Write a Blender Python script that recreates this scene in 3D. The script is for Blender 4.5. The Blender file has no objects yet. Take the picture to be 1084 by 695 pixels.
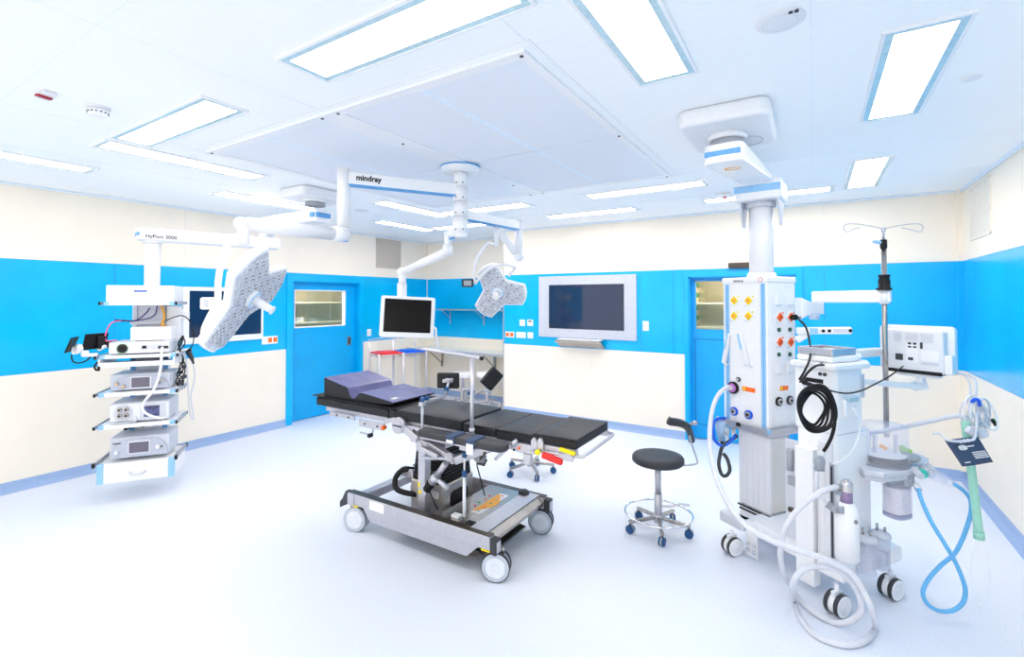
import bpy, bmesh, math, random
from mathutils import Matrix, Vector
random.seed(7)
C = bpy.context.scene
COL = C.collection
# ------------------------------------------------------------------ camera
CAM_Z = 1.8686
FPX, YAW, PITCH, CY = 509.23, 0.5613, 0.0198, 306.13
cam_d = bpy.data.cameras.new('camera'); cam = bpy.data.objects.new('camera', cam_d); COL.objects.link(cam)
cam_d.sensor_fit = 'HORIZONTAL'; cam_d.sensor_width = 36.0
cam_d.lens = 36.0 * FPX / 1084.0
cam_d.shift_y = -(347.5 - CY) / 1084.0
cam.location = (0, 0, CAM_Z)
cam.rotation_euler = (math.pi/2 + PITCH, 0, YAW)
cam_d.clip_start = 0.05
C.camera = cam
# ------------------------------------------------------------------ world, view
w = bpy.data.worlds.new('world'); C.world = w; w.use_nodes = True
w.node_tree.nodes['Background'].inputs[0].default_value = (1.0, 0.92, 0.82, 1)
w.node_tree.nodes['Background'].inputs[1].default_value = 1.7  # added ambient fill; reaches the room through the left-out wall behind the camera
C.view_settings.view_transform = 'Standard'; C.view_settings.look = 'None'
C.view_settings.gamma = 1.0; C.view_settings.use_curve_mapping = False
C.view_settings.exposure = 0.12
PANEL_L = 17.5          # radiance of the lit ceiling panels
C.cycles.max_bounces = 12; C.cycles.diffuse_bounces = 8; C.cycles.glossy_bounces = 4
C.cycles.transmission_bounces = 8; C.cycles.transparent_max_bounces = 12
C.cycles.caustics_reflective = False; C.cycles.caustics_refractive = False
C.cycles.sample_clamp_indirect = 6.0
C.cycles.use_denoising = True

# ------------------------------------------------------------------ pixel -> point helpers (photo frame 1084 x 695)
def _dir(px, py):
    x = (px - 542.0)/FPX; y = -(py - CY)/FPX
    c, s = math.cos(PITCH), math.sin(PITCH)
    up = y*c + s; fw = c - y*s
    F = (-math.sin(YAW), math.cos(YAW)); R = (math.cos(YAW), math.sin(YAW))
    return Vector((fw*F[0] + x*R[0], fw*F[1] + x*R[1], up)), fw
def W(px, py, t):
    d, fw = _dir(px, py); return Vector((0, 0, CAM_Z)) + d*(t/fw)
def WZ(px, py, z=0.0):
    d, _ = _dir(px, py); return Vector((0, 0, CAM_Z)) + d*((z - CAM_Z)/d.z)
def WY(px, py, Y):
    d, _ = _dir(px, py); return Vector((0, 0, CAM_Z)) + d*(Y/d.y)
def WX(px, py, X):
    d, _ = _dir(px, py); return Vector((0, 0, CAM_Z)) + d*(X/d.x)
CF = Vector((-math.sin(YAW), math.cos(YAW), 0)); CR = Vector((math.cos(YAW), math.sin(YAW), 0)); UP = Vector((0, 0, 1))

# ------------------------------------------------------------------ materials
def lin(c):
    return tuple(((v/255.0)/12.92 if v/255.0 <= 0.04045 else ((v/255.0 + 0.055)/1.055)**2.4) for v in c) + (1.0,)
MATS = {}
def mat(name, rgb, rough=0.5, metal=0.0, var=0.03, scale=30.0, bump=0.0, spec=0.5, coat=0.0, trans=0.0, ior=1.45, emit=None, es=0.0, alpha=1.0, rgb2=None, ramp=(0.4, 0.6), tex='noise', bscale=None):
    if name in MATS: return MATS[name]
    m = bpy.data.materials.new(name); m.use_nodes = True; nt = m.node_tree; b = nt.nodes['Principled BSDF']
    b.inputs['Roughness'].default_value = rough; b.inputs['Metallic'].default_value = metal
    b.inputs['Specular IOR Level'].default_value = spec; b.inputs['Coat Weight'].default_value = coat
    b.inputs['Coat Roughness'].default_value = 0.1
    b.inputs['Transmission Weight'].default_value = trans; b.inputs['IOR'].default_value = ior; b.inputs['Alpha'].default_value = alpha
    tc = nt.nodes.new('ShaderNodeTexCoord')
    if tex == 'voronoi':
        n = nt.nodes.new('ShaderNodeTexVoronoi'); n.inputs['Scale'].default_value = scale; out = n.outputs['Distance']
    else:
        n = nt.nodes.new('ShaderNodeTexNoise'); n.inputs['Scale'].default_value = scale; n.inputs['Detail'].default_value = 3; out = n.outputs['Fac']
    nt.links.new(tc.outputs['Object'], n.inputs['Vector'])
    r = nt.nodes.new('ShaderNodeValToRGB'); c = lin(rgb)
    r.color_ramp.elements[0].position = ramp[0]; r.color_ramp.elements[1].position = ramp[1]
    c2 = lin(rgb2) if rgb2 else tuple(min(1.0, v*(1 + var)) for v in c[:3]) + (1,)
    c1 = c if rgb2 else tuple(v*(1 - var) for v in c[:3]) + (1,)
    r.color_ramp.elements[0].color = c1; r.color_ramp.elements[1].color = c2
    nt.links.new(out, r.inputs[0]); nt.links.new(r.outputs[0], b.inputs['Base Color'])
    if bump:
        bn = nt.nodes.new('ShaderNodeTexNoise'); bn.inputs['Scale'].default_value = bscale or scale; bn.inputs['Detail'].default_value = 2
        nt.links.new(tc.outputs['Object'], bn.inputs['Vector'])
        bp = nt.nodes.new('ShaderNodeBump'); bp.inputs['Strength'].default_value = bump; bp.inputs['Distance'].default_value = 0.01
        nt.links.new(bn.outputs['Fac'], bp.inputs['Height']); nt.links.new(bp.outputs[0], b.inputs['Normal'])
    if emit:
        b.inputs['Emission Color'].default_value = lin(emit); b.inputs['Emission Strength'].default_value = es
    MATS[name] = m; return m
M_CEIL = mat('ceiling_white_paint', (247, 250, 252), 0.55, var=0.01)
M_CREAM = mat('cream_wall_panel', (243, 235, 221), 0.35, var=0.01, scale=3)
M_BLUE = mat('cyan_blue_wall_panel', (0, 178, 236), 0.22, var=0.04, scale=2)
M_BLUED = mat('blue_door_paint', (0, 166, 230), 0.3, var=0.03, scale=3)
M_FLOOR = mat('speckled_pale_blue_vinyl', (205, 214, 233), 0.42, rgb2=(232, 237, 246), ramp=(0.3, 0.6), scale=170, spec=0.35)
M_SKIRT = mat('speckled_blue_skirting', (134, 162, 206), 0.5, rgb2=(164, 188, 224), ramp=(0.3, 0.6), scale=170)
M_SEAM = mat('grey_sealant', (228, 224, 216), 0.6)
M_SEAMB = mat('blue_sealant', (0, 148, 216), 0.5)
M_TRIM = mat('pale_cove_paint', (226, 238, 250), 0.5)
M_STEELPOST = mat('brushed_steel_trim', (200, 196, 196), 0.35, 0.7)
M_GRILL = mat('taupe_grille', (205, 196, 184), 0.6)
M_GRILR = mat('cream_grille', (238, 233, 222), 0.6)
M_WHITE = mat('white_enamel', (239, 240, 243), 0.32, var=0.01, coat=0.2)
M_WHITE2 = mat('off_white_plastic', (228, 230, 235), 0.45, var=0.01)
M_GREYL = mat('light_grey_plastic', (206, 210, 220), 0.45, var=0.02)
M_GREY = mat('mid_grey_plastic', (160, 166, 176), 0.5, var=0.03)
M_GREYD = mat('dark_grey_plastic', (62, 63, 68), 0.5, spec=0.35, var=0.05)
M_BLACK = mat('black_rubber', (24, 24, 27), 0.5, spec=0.35, var=0.1)
M_PAD = mat('charcoal_vinyl_upholstery', (56, 58, 63), 0.45, spec=0.35, var=0.05, bump=0.25, scale=8, bscale=14)
M_PAD2 = mat('black_foam_side_vinyl', (38, 40, 45), 0.5, spec=0.3, var=0.05, bump=0.2, scale=8, bscale=20)
M_NAVY = mat('slate_blue_vinyl', (92, 95, 146), 0.26, var=0.1, bump=0.35, scale=6, bscale=9)
M_STEEL = mat('brushed_stainless_steel', (178, 173, 170), 0.25, 0.92, var=0.06, scale=12)
M_STEELL = mat('satin_light_steel', (198, 198, 206), 0.34, 0.7, var=0.03)
M_CHROME = mat('polished_chrome', (226, 227, 232), 0.12, 1.0)
M_LBLUE = mat('pale_blue_plastic', (150, 200, 240), 0.4)
M_SKYB = mat('sky_blue_strip', (95, 165, 222), 0.4)
M_WBLUE = mat('blue_castor_plastic', (34, 84, 136), 0.4)
M_DBLUE = mat('royal_blue_plastic', (8, 92, 222), 0.35)
M_RED = mat('red_plastic', (225, 45, 40), 0.35)
M_YEL = mat('yellow_plastic', (250, 225, 10), 0.4)
M_ORG = mat('orange_plastic', (250, 110, 20), 0.4)
M_AMB = mat('amber_print', (245, 175, 50), 0.5)
M_GREEN = mat('green_plastic', (20, 150, 90), 0.5)
M_SCREEN = mat('dark_glass_screen', (10, 11, 16), 0.1, spec=0.22)
M_SCREENB = mat('deep_blue_glass_screen', (24, 46, 78), 0.04, spec=0.6)
M_LCD = mat('grey_lcd_display', (104, 100, 118), 0.2)
M_LCDB = mat('violet_lcd_display', (96, 104, 150), 0.2, rgb2=(70, 72, 110), scale=25)
M_SILV = mat('silver_monitor_frame', (196, 202, 215), 0.4, 0.15)
M_PEDE = mat('satin_pedestal_steel', (190, 184, 180), 0.3, 0.55, var=0.05, scale=10)
M_GLASS = mat('clear_window_glass', (235, 245, 250), 0.03, trans=1.0, alpha=0.25)
M_CLEAR = mat('clear_acrylic', (230, 232, 248), 0.18, alpha=0.28, var=0.0, spec=0.3)
M_TUBE = mat('translucent_white_hose', (240, 242, 250), 0.3, trans=0.2, alpha=0.9)
M_BTUBE = mat('blue_corrugated_hose', (105, 188, 244), 0.35, trans=0.1)
M_MTUBE = mat('mint_corrugated_hose', (165, 226, 206), 0.35, trans=0.1)
M_GRAN = mat('soda_lime_granules', (214, 206, 214), 0.8, rgb2=(236, 230, 236), ramp=(0.3, 0.5), scale=70, bump=0.6)
M_LENS = mat('clear_led_lens_cover', (232, 236, 243), 0.12, rgb2=(196, 202, 216), ramp=(0.25, 0.5), scale=38, tex='voronoi', spec=0.7, coat=0.4)
M_PURP = mat('purple_socket_ring', (190, 120, 200), 0.4)
M_BEIGE = mat('beige_cupboard_laminate', (226, 214, 188), 0.5, scale=3)
M_CARD = mat('pale_cardboard', (230, 205, 160), 0.7)
M_RIM = mat('teal_glass_rim', (188, 216, 227), 0.15, var=0.05)
M_NAVYC = mat('navy_cuff_fabric', (58, 78, 108), 0.75, bump=0.2, scale=60)
M_LIGHT = mat('lit_diffuser', (255, 255, 255), 0.5, emit=(255, 243, 232), es=PANEL_L)
M_BAGW = mat('white_frosted_film', (246, 250, 252), 0.4, alpha=0.22)
M_BROWNK = mat('dark_bronze_steel', (84, 78, 72), 0.3, 0.7)
M_LAM = mat('perforated_lavender_metal', (226, 231, 239), 0.5, rgb2=(232, 236, 243), scale=200)

# ------------------------------------------------------------------ mesh builder
class MB:
    def __init__(s, M=None):
        s.bm = bmesh.new(); s.M = M or Matrix()
    def _merge(s, t, mi, smooth):
        vm = {}
        for v in t.verts: vm[v] = s.bm.verts.new(s.M @ v.co)
        flip = s.M.to_3x3().determinant() < 0
        for f in t.faces:
            vs = [vm[v] for v in f.verts]
            if flip: vs.reverse()
            try: nf = s.bm.faces.new(vs)
            except ValueError: continue
            nf.material_index = mi
            nf.smooth = f.smooth if smooth is None else smooth
        t.free(); return s
    def box(s, c, d, bev=0.0, R=None, mi=0, seg=2):
        t = bmesh.new(); bmesh.ops.create_cube(t, size=1.0)
        for v in t.verts: v.co = Vector((v.co.x*d[0], v.co.y*d[1], v.co.z*d[2]))
        if bev: 
            bev = min(bev, 0.49*min(abs(q) for q in d))
            bmesh.ops.bevel(t, geom=list(t.edges), offset=bev, segments=seg, profile=0.5, affect='EDGES')
            for f in t.faces: f.smooth = False
        Mt = Matrix.Translation(Vector(c)) @ (R.to_4x4() if R is not None else Matrix())
        for v in t.verts: v.co = Mt @ v.co
        return s._merge(t, mi, None)
    def b(s, x0, x1, y0, y1, z0, z1, bev=0.0, mi=0, seg=2):
        return s.box(((x0+x1)/2, (y0+y1)/2, (z0+z1)/2), (abs(x1-x0), abs(y1-y0), abs(z1-z0)), bev, None, mi, seg)
    def bar(s, p0, p1, wd, h, bev=0.0, mi=0, up=UP):       # rectangular bar between two points
        p0, p1 = Vector(p0), Vector(p1); d = p1 - p0; L = d.length; x = d.normalized()
        y = Vector(up).cross(x); y = y.normalized() if y.length > 1e-6 else Vector((0, 1, 0)); z = x.cross(y)
        return s.box((p0+p1)/2, (L, wd, h), bev, Matrix((x, y, z)).transposed(), mi)
    def cyl(s, p0, p1, r, r2=None, n=20, mi=0, cap=True):
        p0, p1 = Vector(p0), Vector(p1); d = p1 - p0; t = bmesh.new()
        bmesh.ops.create_cone(t, cap_ends=cap, segments=n, radius1=r, radius2=r if r2 is None else r2, depth=d.length)
        for f in t.faces: f.smooth = len(f.verts) == 4
        Mt = Matrix.Translation((p0+p1)/2) @ d.to_track_quat('Z', 'Y').to_matrix().to_4x4()
        for v in t.verts: v.co = Mt @ v.co
        return s._merge(t, mi, None)
    def sph(s, c, r, sc=(1, 1, 1), R=None, mi=0, n=16):
        t = bmesh.new(); bmesh.ops.create_uvsphere(t, u_segments=n, v_segments=n//2+2, radius=r)
        Mt = Matrix.Translation(Vector(c)) @ (R.to_4x4() if R is not None else Matrix()) @ Matrix.Diagonal((*sc, 1))
        for v in t.verts: v.co = Mt @ v.co
        return s._merge(t, mi, True)
    def torus(s, c, R_, r, axis=UP, n=36, m=8, mi=0, a0=0, a1=2*math.pi):
        q = Vector(axis).to_track_quat('Z', 'Y'); full = abs(a1-a0) > 6.28
        pts = [Vector(c) + q @ Vector((R_*math.cos(a0+(a1-a0)*k/n), R_*math.sin(a0+(a1-a0)*k/n), 0)) for k in range(n + (0 if full else 1))]
        return s.tube(pts, r, m, 1, full, mi)
    def tube(s, pts, r, n=8, sub=6, closed=False, mi=0, ribs=0.0):
        P = [Vector(p) for p in pts]
        if sub > 1 and len(P) > 2:
            Q = []; N = len(P)
            for i in range(N if closed else N-1):
                a = P[(i-1) % N] if closed or i > 0 else P[0]*2 - P[1]
                b_, c_ = P[i], P[(i+1) % N]
                d_ = P[(i+2) % N] if closed or i+2 < N else c_*2 - b_
                for k in range(sub):
                    t = k/sub
                    Q.append(0.5*((2*b_) + (c_-a)*t + (2*a-5*b_+4*c_-d_)*t*t + (3*b_-a-3*c_+d_)*t*t*t))
            if not closed: Q.append(P[-1])
            P = Q
        N = len(P); rings = []; prev = None
        for i in range(N):
            if closed: T_ = (P[(i+1) % N] - P[i-1])
            else: T_ = P[min(i+1, N-1)] - P[max(i-1, 0)]
            T_ = T_.normalized() if T_.length > 1e-9 else UP
            if prev is None:
                a = UP.cross(T_)
                if a.length < 0.1: a = Vector((1, 0, 0)).cross(T_)
                prev = a.normalized()
            a = prev - T_*prev.dot(T_)
            a = a.normalized() if a.length > 1e-6 else T_.orthogonal().normalized()
            prev = a; bb = T_.cross(a)
            rr = r if not ribs else r*(1 + (ribs if i % 2 else -ribs))
            rings.append([s.bm.verts.new(s.M @ (P[i] + a*rr*math.cos(2*math.pi*k/n) + bb*rr*math.sin(2*math.pi*k/n))) for k in range(n)])
        for i in range(N if closed else N-1):
            A, B = rings[i], rings[(i+1) % N]
            for k in range(n):
                f = s.bm.faces.new((A[k], A[(k+1) % n], B[(k+1) % n], B[k])); f.smooth = True; f.material_index = mi
        if not closed:
            for A in (list(reversed(rings[0])), rings[-1]):
                f = s.bm.faces.new(A); f.material_index = mi
        return s
    def prism(s, pts, z0, z1, Mf=None, bev=0.0, mi=0, smooth=False, seg=2):  # outline in local xy, thickness along local z
        t = bmesh.new(); vs = [t.verts.new((p[0], p[1], z0)) for p in pts]
        f = t.faces.new(vs); t.normal_update()
        if f.normal.z > 0: f.normal_flip()
        e = bmesh.ops.extrude_face_region(t, geom=[f])
        for v in e['geom']:
            if isinstance(v, bmesh.types.BMVert): v.co.z = z1
        bmesh.ops.recalc_face_normals(t, faces=list(t.faces))
        if bev:
            ed = [x for x in t.edges if abs(x.verts[0].co.z - x.verts[1].co.z) < 1e-7]
            bmesh.ops.bevel(t, geom=ed, offset=bev, segments=seg, profile=0.5, affect='EDGES')
        if smooth:
            for f in t.faces: f.smooth = abs(f.normal.z) < 0.9
        if Mf is not None:
            for v in t.verts: v.co = Mf @ v.co
            if Mf.to_3x3().determinant() < 0: bmesh.ops.reverse_faces(t, faces=list(t.faces))
        return s._merge(t, mi, None)
    def lathe(s, prof, c, axis=UP, n=28, mi=0):
        q = Vector(axis).to_track_quat('Z', 'Y'); c = Vector(c); rings = []
        for r, z in prof:
            rings.append([s.bm.verts.new(s.M @ (c + q @ Vector((max(r, 1e-4)*math.cos(2*math.pi*k/n), max(r, 1e-4)*math.sin(2*math.pi*k/n), z)))) for k in range(n)])
        for i in range(len(rings)-1):
            for k in range(n):
                f = s.bm.faces.new((rings[i][k], rings[i][(k+1) % n], rings[i+1][(k+1) % n], rings[i+1][k])); f.smooth = True; f.material_index = mi
        return s
    def quad(s, pts, mi=0):
        f = s.bm.faces.new([s.bm.verts.new(s.M @ Vector(p)) for p in pts]); f.material_index = mi; return s
WM = {}
def tag(o, label=None, cat=None, group=None, kind=None):
    if label: o['label'] = label
    if cat: o['category'] = cat
    if group: o['group'] = group
    if kind: o['kind'] = kind
    return o
def thing(name, label, cat, loc=(0, 0, 0), rz=0.0, group=None):
    o = bpy.data.objects.new(name, None); COL.objects.link(o); o.location = loc; o.rotation_euler = (0, 0, rz)
    o.empty_display_size = 0.1
    WM[o.name] = Matrix.Translation(Vector(loc)) @ Matrix.Rotation(rz, 4, 'Z')
    return tag(o, label, cat, group)
def part(name, mb, m, parent=None, label=None, local=False):
    """mb in world coordinates (or in the parent's own frame when local)"""
    bm = mb.bm; me = bpy.data.meshes.new(name)
    if parent is None:
        cs = [v.co for v in bm.verts]
        o0 = Vector(((min(c.x for c in cs)+max(c.x for c in cs))/2, (min(c.y for c in cs)+max(c.y for c in cs))/2, min(c.z for c in cs)))
        inv = Matrix.Translation(-o0); wm = Matrix.Translation(o0)
    else:
        wm = WM[parent.name]; inv = Matrix() if local else wm.inverted()
    for v in bm.verts: v.co = inv @ v.co
    bm.normal_update(); bm.to_mesh(me); bm.free()
    for x in (m if isinstance(m, (list, tuple)) else [m]): me.materials.append(x)
    o = bpy.data.objects.new(name, me); COL.objects.link(o)
    if parent is None: o.matrix_world = wm
    else: o.parent = parent
    WM[o.name] = wm
    if label: o['label'] = label
    return o
def struct(name, mb, m):
    return tag(part(name, mb, m), kind='structure')
def single(name, mb, m, label, cat, group=None):
    return tag(part(name, mb, m), label, cat, group)
def copy_tree(o, parent=None):
    c = o.copy(); COL.objects.link(c); c.parent = parent
    for ch in list(o.children): copy_tree(ch, c)
    return c
def lettering(txt, size, origin, xdir, updir, m, parent, name='lettering', depth=0.0008, bold=0.0):
    cu = bpy.data.curves.new('t', 'FONT'); cu.body = txt; cu.size = size; cu.extrude = depth; cu.offset = bold
    cu.align_x = 'LEFT'
    to = bpy.data.objects.new('t', cu); COL.objects.link(to)
    dg = bpy.context.evaluated_depsgraph_get(); me = bpy.data.meshes.new_from_object(to.evaluated_get(dg))
    bpy.data.objects.remove(to); bpy.data.curves.remove(cu)
    x = Vector(xdir).normalized(); z = x.cross(Vector(updir)).normalized(); y = z.cross(x)
    F = Matrix.Translation(Vector(origin)) @ Matrix((x, y, z)).transposed().to_4x4()
    me.transform(WM[parent.name].inverted() @ F); me.materials.clear(); me.materials.append(m); me.name = name
    o = bpy.data.objects.new(name, me); COL.objects.link(o); o.parent = parent; return o
def frame(o, x, y, z):     # 4x4 from origin and axes
    return Matrix.Translation(Vector(o)) @ Matrix((Vector(x).normalized(), Vector(y).normalized(), Vector(z).normalized())).transposed().to_4x4()
def rrect(w_, h_, r, n=5, cx=0, cy=0):
    out = []
    for sx, sy, a in ((1, 1, 0), (-1, 1, 90), (-1, -1, 180), (1, -1, 270)):
        for k in range(n+1):
            t = math.radians(a + 90*k/n)
            out.append((cx + sx*(w_/2 - r) + r*math.cos(t), cy + sy*(h_/2 - r) + r*math.sin(t)))
    return out
# ================================================================== ROOM
XL, XR, YB, YN, YF, H = -6.613, 1.305, 6.693, 7.30, -1.6, 3.0
NX = -4.377                 # right end of the niche
LT, LB = 2.26, 1.13         # top and bottom of the blue band
TH = 0.22
def wall_cells(mb, P, us, zs, holes, side, thick=TH, band=True):
    """boxes between the grid lines; P(u, d, z) maps to world, d = depth behind the wall face"""
    us = sorted(set(us)); zs = sorted(set(zs + ([LT, LB] if band else [])))
    for u0, u1 in zip(us, us[1:]):
        for z0, z1 in zip(zs, zs[1:]):
            um, zm = (u0+u1)/2, (z0+z1)/2
            if any(a < um < b_ and c < zm < d for a, b_, c, d in holes): continue
            mi = 1 if (band and LB < zm < LT) else 0
            a = P(u0, 0, z0); b_ = P(u1, thick, z1)
            mb.b(min(a[0], b_[0]), max(a[0], b_[0]), min(a[1], b_[1]), max(a[1], b_[1]), z0, z1, mi=mi)
DL0, DL1, DLZ = 4.345, 5.60, 2.14      # left door opening
DB0, DB1, DBZ = -1.425, -0.19, 2.16    # back door opening
PL = lambda u, d, z: (XL - d, u, z)
PB = lambda u, d, z: (u, YB + d, z)
mb = MB(); mb.b(XL-TH, XR+TH, YF-TH, YN+TH, -0.1, 0); struct('floor', mb, M_FLOOR)
mb = MB(); mb.b(XL-TH, XR+TH, YF-TH, YN+TH, H, H+0.1)
for x in (-5.0, -3.95, -2.5, -1.06, 0.0): mb.b(x-0.001, x+0.001, YF, YB, H-0.001, H, mi=1)
for y in (0.75, 1.85, 4.5, 5.6): mb.b(XL, XR, y-0.001, y+0.001, H-0.001, H, mi=1)
struct('ceiling', mb, [M_CEIL, M_TRIM])
mb = MB(); wall_cells(mb, PL, [YF, DL0, DL1, YN+TH], [0, DLZ, H], [(DL0, DL1, 0, DLZ)], 1)
for y, z0, z1 in ((2.185, LB, LT), (2.884, LT, H), (0.3, LB, H), (2.3, 0.12, LB), (0.4, 0.12, LB)):
    mb.b(XL, XL+0.0015, y-0.003, y+0.003, z0, z1, mi=2 if z0 == LB and z1 == LT else 3)
for z in (LT, LB):
    for a, b_ in ((YF, 4.25), (5.67, YN)): mb.b(XL, XL+0.001, a, b_, z-0.002, z+0.002, mi=2)
struct('wall_left', mb, [M_CREAM, M_BLUE, M_SEAMB, M_SEAM])
mb = MB(); wall_cells(mb, PB, [NX, DB0, DB1, XR+TH], [0, DBZ, H], [(DB0, DB1, 0, DBZ)], 1)
for x, z0, z1 in ((-2.815, 0.12, LB), (-3.885, LB, LT), (-2.072, LB, LT), (-1.62, LB, LT), (0.1, LB, LT), (-2.5, LT, H), (0.1, LT, H)):
    mb.b(x-0.003, x+0.003, YB-0.0015, YB, z0, z1, mi=2 if z0 == LB and z1 == LT else 3)
for z in (LT, LB):
    for a, b_ in ((NX, -1.474), (-0.118, XR)): mb.b(a, b_, YB-0.001, YB, z-0.002, z+0.002, mi=2)
struct('wall_back', mb, [M_CREAM, M_BLUE, M_SEAMB, M_SEAM])
mb = MB(); wall_cells(mb, lambda u, d, z: (u, YN + d, z), [XL, NX + 0.002], [0, H], [], 1)
wall_cells(mb, lambda u, d, z: (NX + d, u, z), [YB + TH + 0.001, YN+TH], [0, H], [], 1, 0.05)
struct('wall_niche', mb, [M_CREAM, M_BLUE])
mb = MB(); wall_cells(mb, lambda u, d, z: (XR + d, u, z), [YF, YB], [0, H], [], 1)
for z in (LT, LB): mb.b(XR-0.001, XR, YF, YB, z-0.002, z+0.002, mi=2)
for y in (4.9, 2.5): mb.b(XR-0.0015, XR, y-0.003, y+0.003, 0.12, LB, mi=3)
struct('wall_right', mb, [M_CREAM, M_BLUE, M_SEAMB, M_SEAM])


# coved vinyl skirting: profile swept along a straight run
def skirt(name, p0, p1, inward):
    mb = MB(); p0, p1, n = Vector(p0), Vector(p1), Vector(inward)
    prof = [(0.0, 0.10), (0.004, 0.10), (0.006, 0.045), (0.013, 0.022), (0.03, 0.008), (0.055, 0.002), (0.055, 0.0), (0.0, 0.0)]
    A = [mb.bm.verts.new(p0 + n*a + UP*z) for a, z in prof]; B = [mb.bm.verts.new(p1 + n*a + UP*z) for a, z in prof]
    for k in range(len(prof)-1):
        f = mb.bm.faces.new((A[k], B[k], B[k+1], A[k+1]))
    mb.bm.faces.new(A); mb.bm.faces.new(list(reversed(B)))
    bmesh.ops.recalc_face_normals(mb.bm, faces=list(mb.bm.faces))
    return struct(name, mb, M_SKIRT)
skirt('baseboard_left', (XL, YF, 0), (XL, 4.25, 0), (1, 0, 0)); skirt('baseboard_left_far', (XL, 5.67, 0), (XL, YN, 0), (1, 0, 0))
skirt('baseboard_back', (NX, YB, 0), (-1.474, YB, 0), (0, -1, 0)); skirt('baseboard_back_right', (-0.118, YB, 0), (XR, YB, 0), (0, -1, 0))
skirt('baseboard_right', (XR, YF, 0), (XR, YB, 0), (-1, 0, 0)); skirt('baseboard_niche', (XL, YN, 0), (NX, YN, 0), (0, -1, 0))
# ceiling coves and corner trims
mb = MB(); mb.bar((XL+0.012, YF, H-0.012), (XL+0.012, YN, H-0.012), 0.024, 0.024, 0.008); struct('trim_1', mb, M_TRIM)
mb = MB(); mb.bar((NX, YB-0.012, H-0.012), (XR, YB-0.012, H-0.012), 0.024, 0.024, 0.008); struct('trim_2', mb, M_TRIM)
mb = MB(); mb.bar((XR-0.012, YF, H-0.012), (XR-0.012, YB, H-0.012), 0.024, 0.03, 0.008); struct('trim_3', mb, M_TRIM)
mb = MB(); mb.b(NX-0.006, NX+0.014, YB-0.006, YB+0.012, 0, H, 0.002); struct('trim_4', mb, M_STEELPOST)
mb = MB(); mb.b(XR-0.05, XR, YB-0.03, YB, 0.10, LB); mb.b(XR-0.05, XR, YB-0.03, YB, LB, LT, mi=1); mb.b(XR-0.05, XR, YB-0.03, YB, LT, H); struct('trim_5', mb, [M_CREAM, M_BLUE])
mb = MB(); mb.b(XL, XL+0.012, YN-0.012, YN, 0.1, H); struct('trim_6', mb, M_SEAM)
mb = MB(); mb.bar((XL, YN-0.012, H-0.012), (NX, YN-0.012, H-0.012), 0.024, 0.024, 0.008); struct('trim_7', mb, M_TRIM)
# ---------------------------------------------------------------- doors
def door_left():
    o = part('door_1', (lambda m: (m.b(XL-0.16, XL-0.10, DL0, DL1, 0.012, 1.42), m.b(XL-0.16, XL-0.10, DL0, DL1, 2.01, DLZ), m.b(XL-0.16, XL-0.10, DL0, 4.44, 1.42, 2.01), m.b(XL-0.16, XL-0.10, 5.39, DL1, 1.42, 2.01), m)[-1])(MB()), M_BLUED)
    tag(o, kind='structure')
    m = MB()
    for a in ((4.25, 4.345, 0, 2.23), (5.60, 5.67, 0, 2.23), (4.345, 5.60, 2.14, 2.23)): m.b(XL-0.10 if a[3] > 9 else XL-0.001, XL+0.02, a[0], a[1], a[2], a[3], 0.002)
    m.b(XL-TH, XL, 5.585, 5.602, 0, 2.14); m.b(XL-TH, XL, 4.343, 4.36, 0, 2.14); m.b(XL-TH, XL, 4.345, 5.60, 2.125, 2.142)
    part('frame', m, M_BLUE, o)
    m = MB()
    for a in ((4.44, 5.39, 1.42, 1.437), (4.44, 5.39, 1.993, 2.01), (4.44, 4.457, 1.42, 2.01), (5.373, 5.39, 1.42, 2.01)): m.b(XL-0.165, XL-0.094, a[0], a[1], a[2], a[3], 0.003)
    part('window_frame', m, M_WHITE, o)
    m = MB(); m.b(XL-0.133, XL-0.127, 4.457, 5.373, 1.437, 1.993); part('pane', m, M_GLASS, o)
    m = MB(); m.b(XL-0.101, XL-0.094, 5.425, 5.505, 1.08, 1.23, 0.002); m.b(XL-0.0935, XL-0.092, 5.445, 5.485, 1.10, 1.21, mi=1)
    part('handle', m, [M_STEEL, M_GREYD], o)
door_left()
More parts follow.
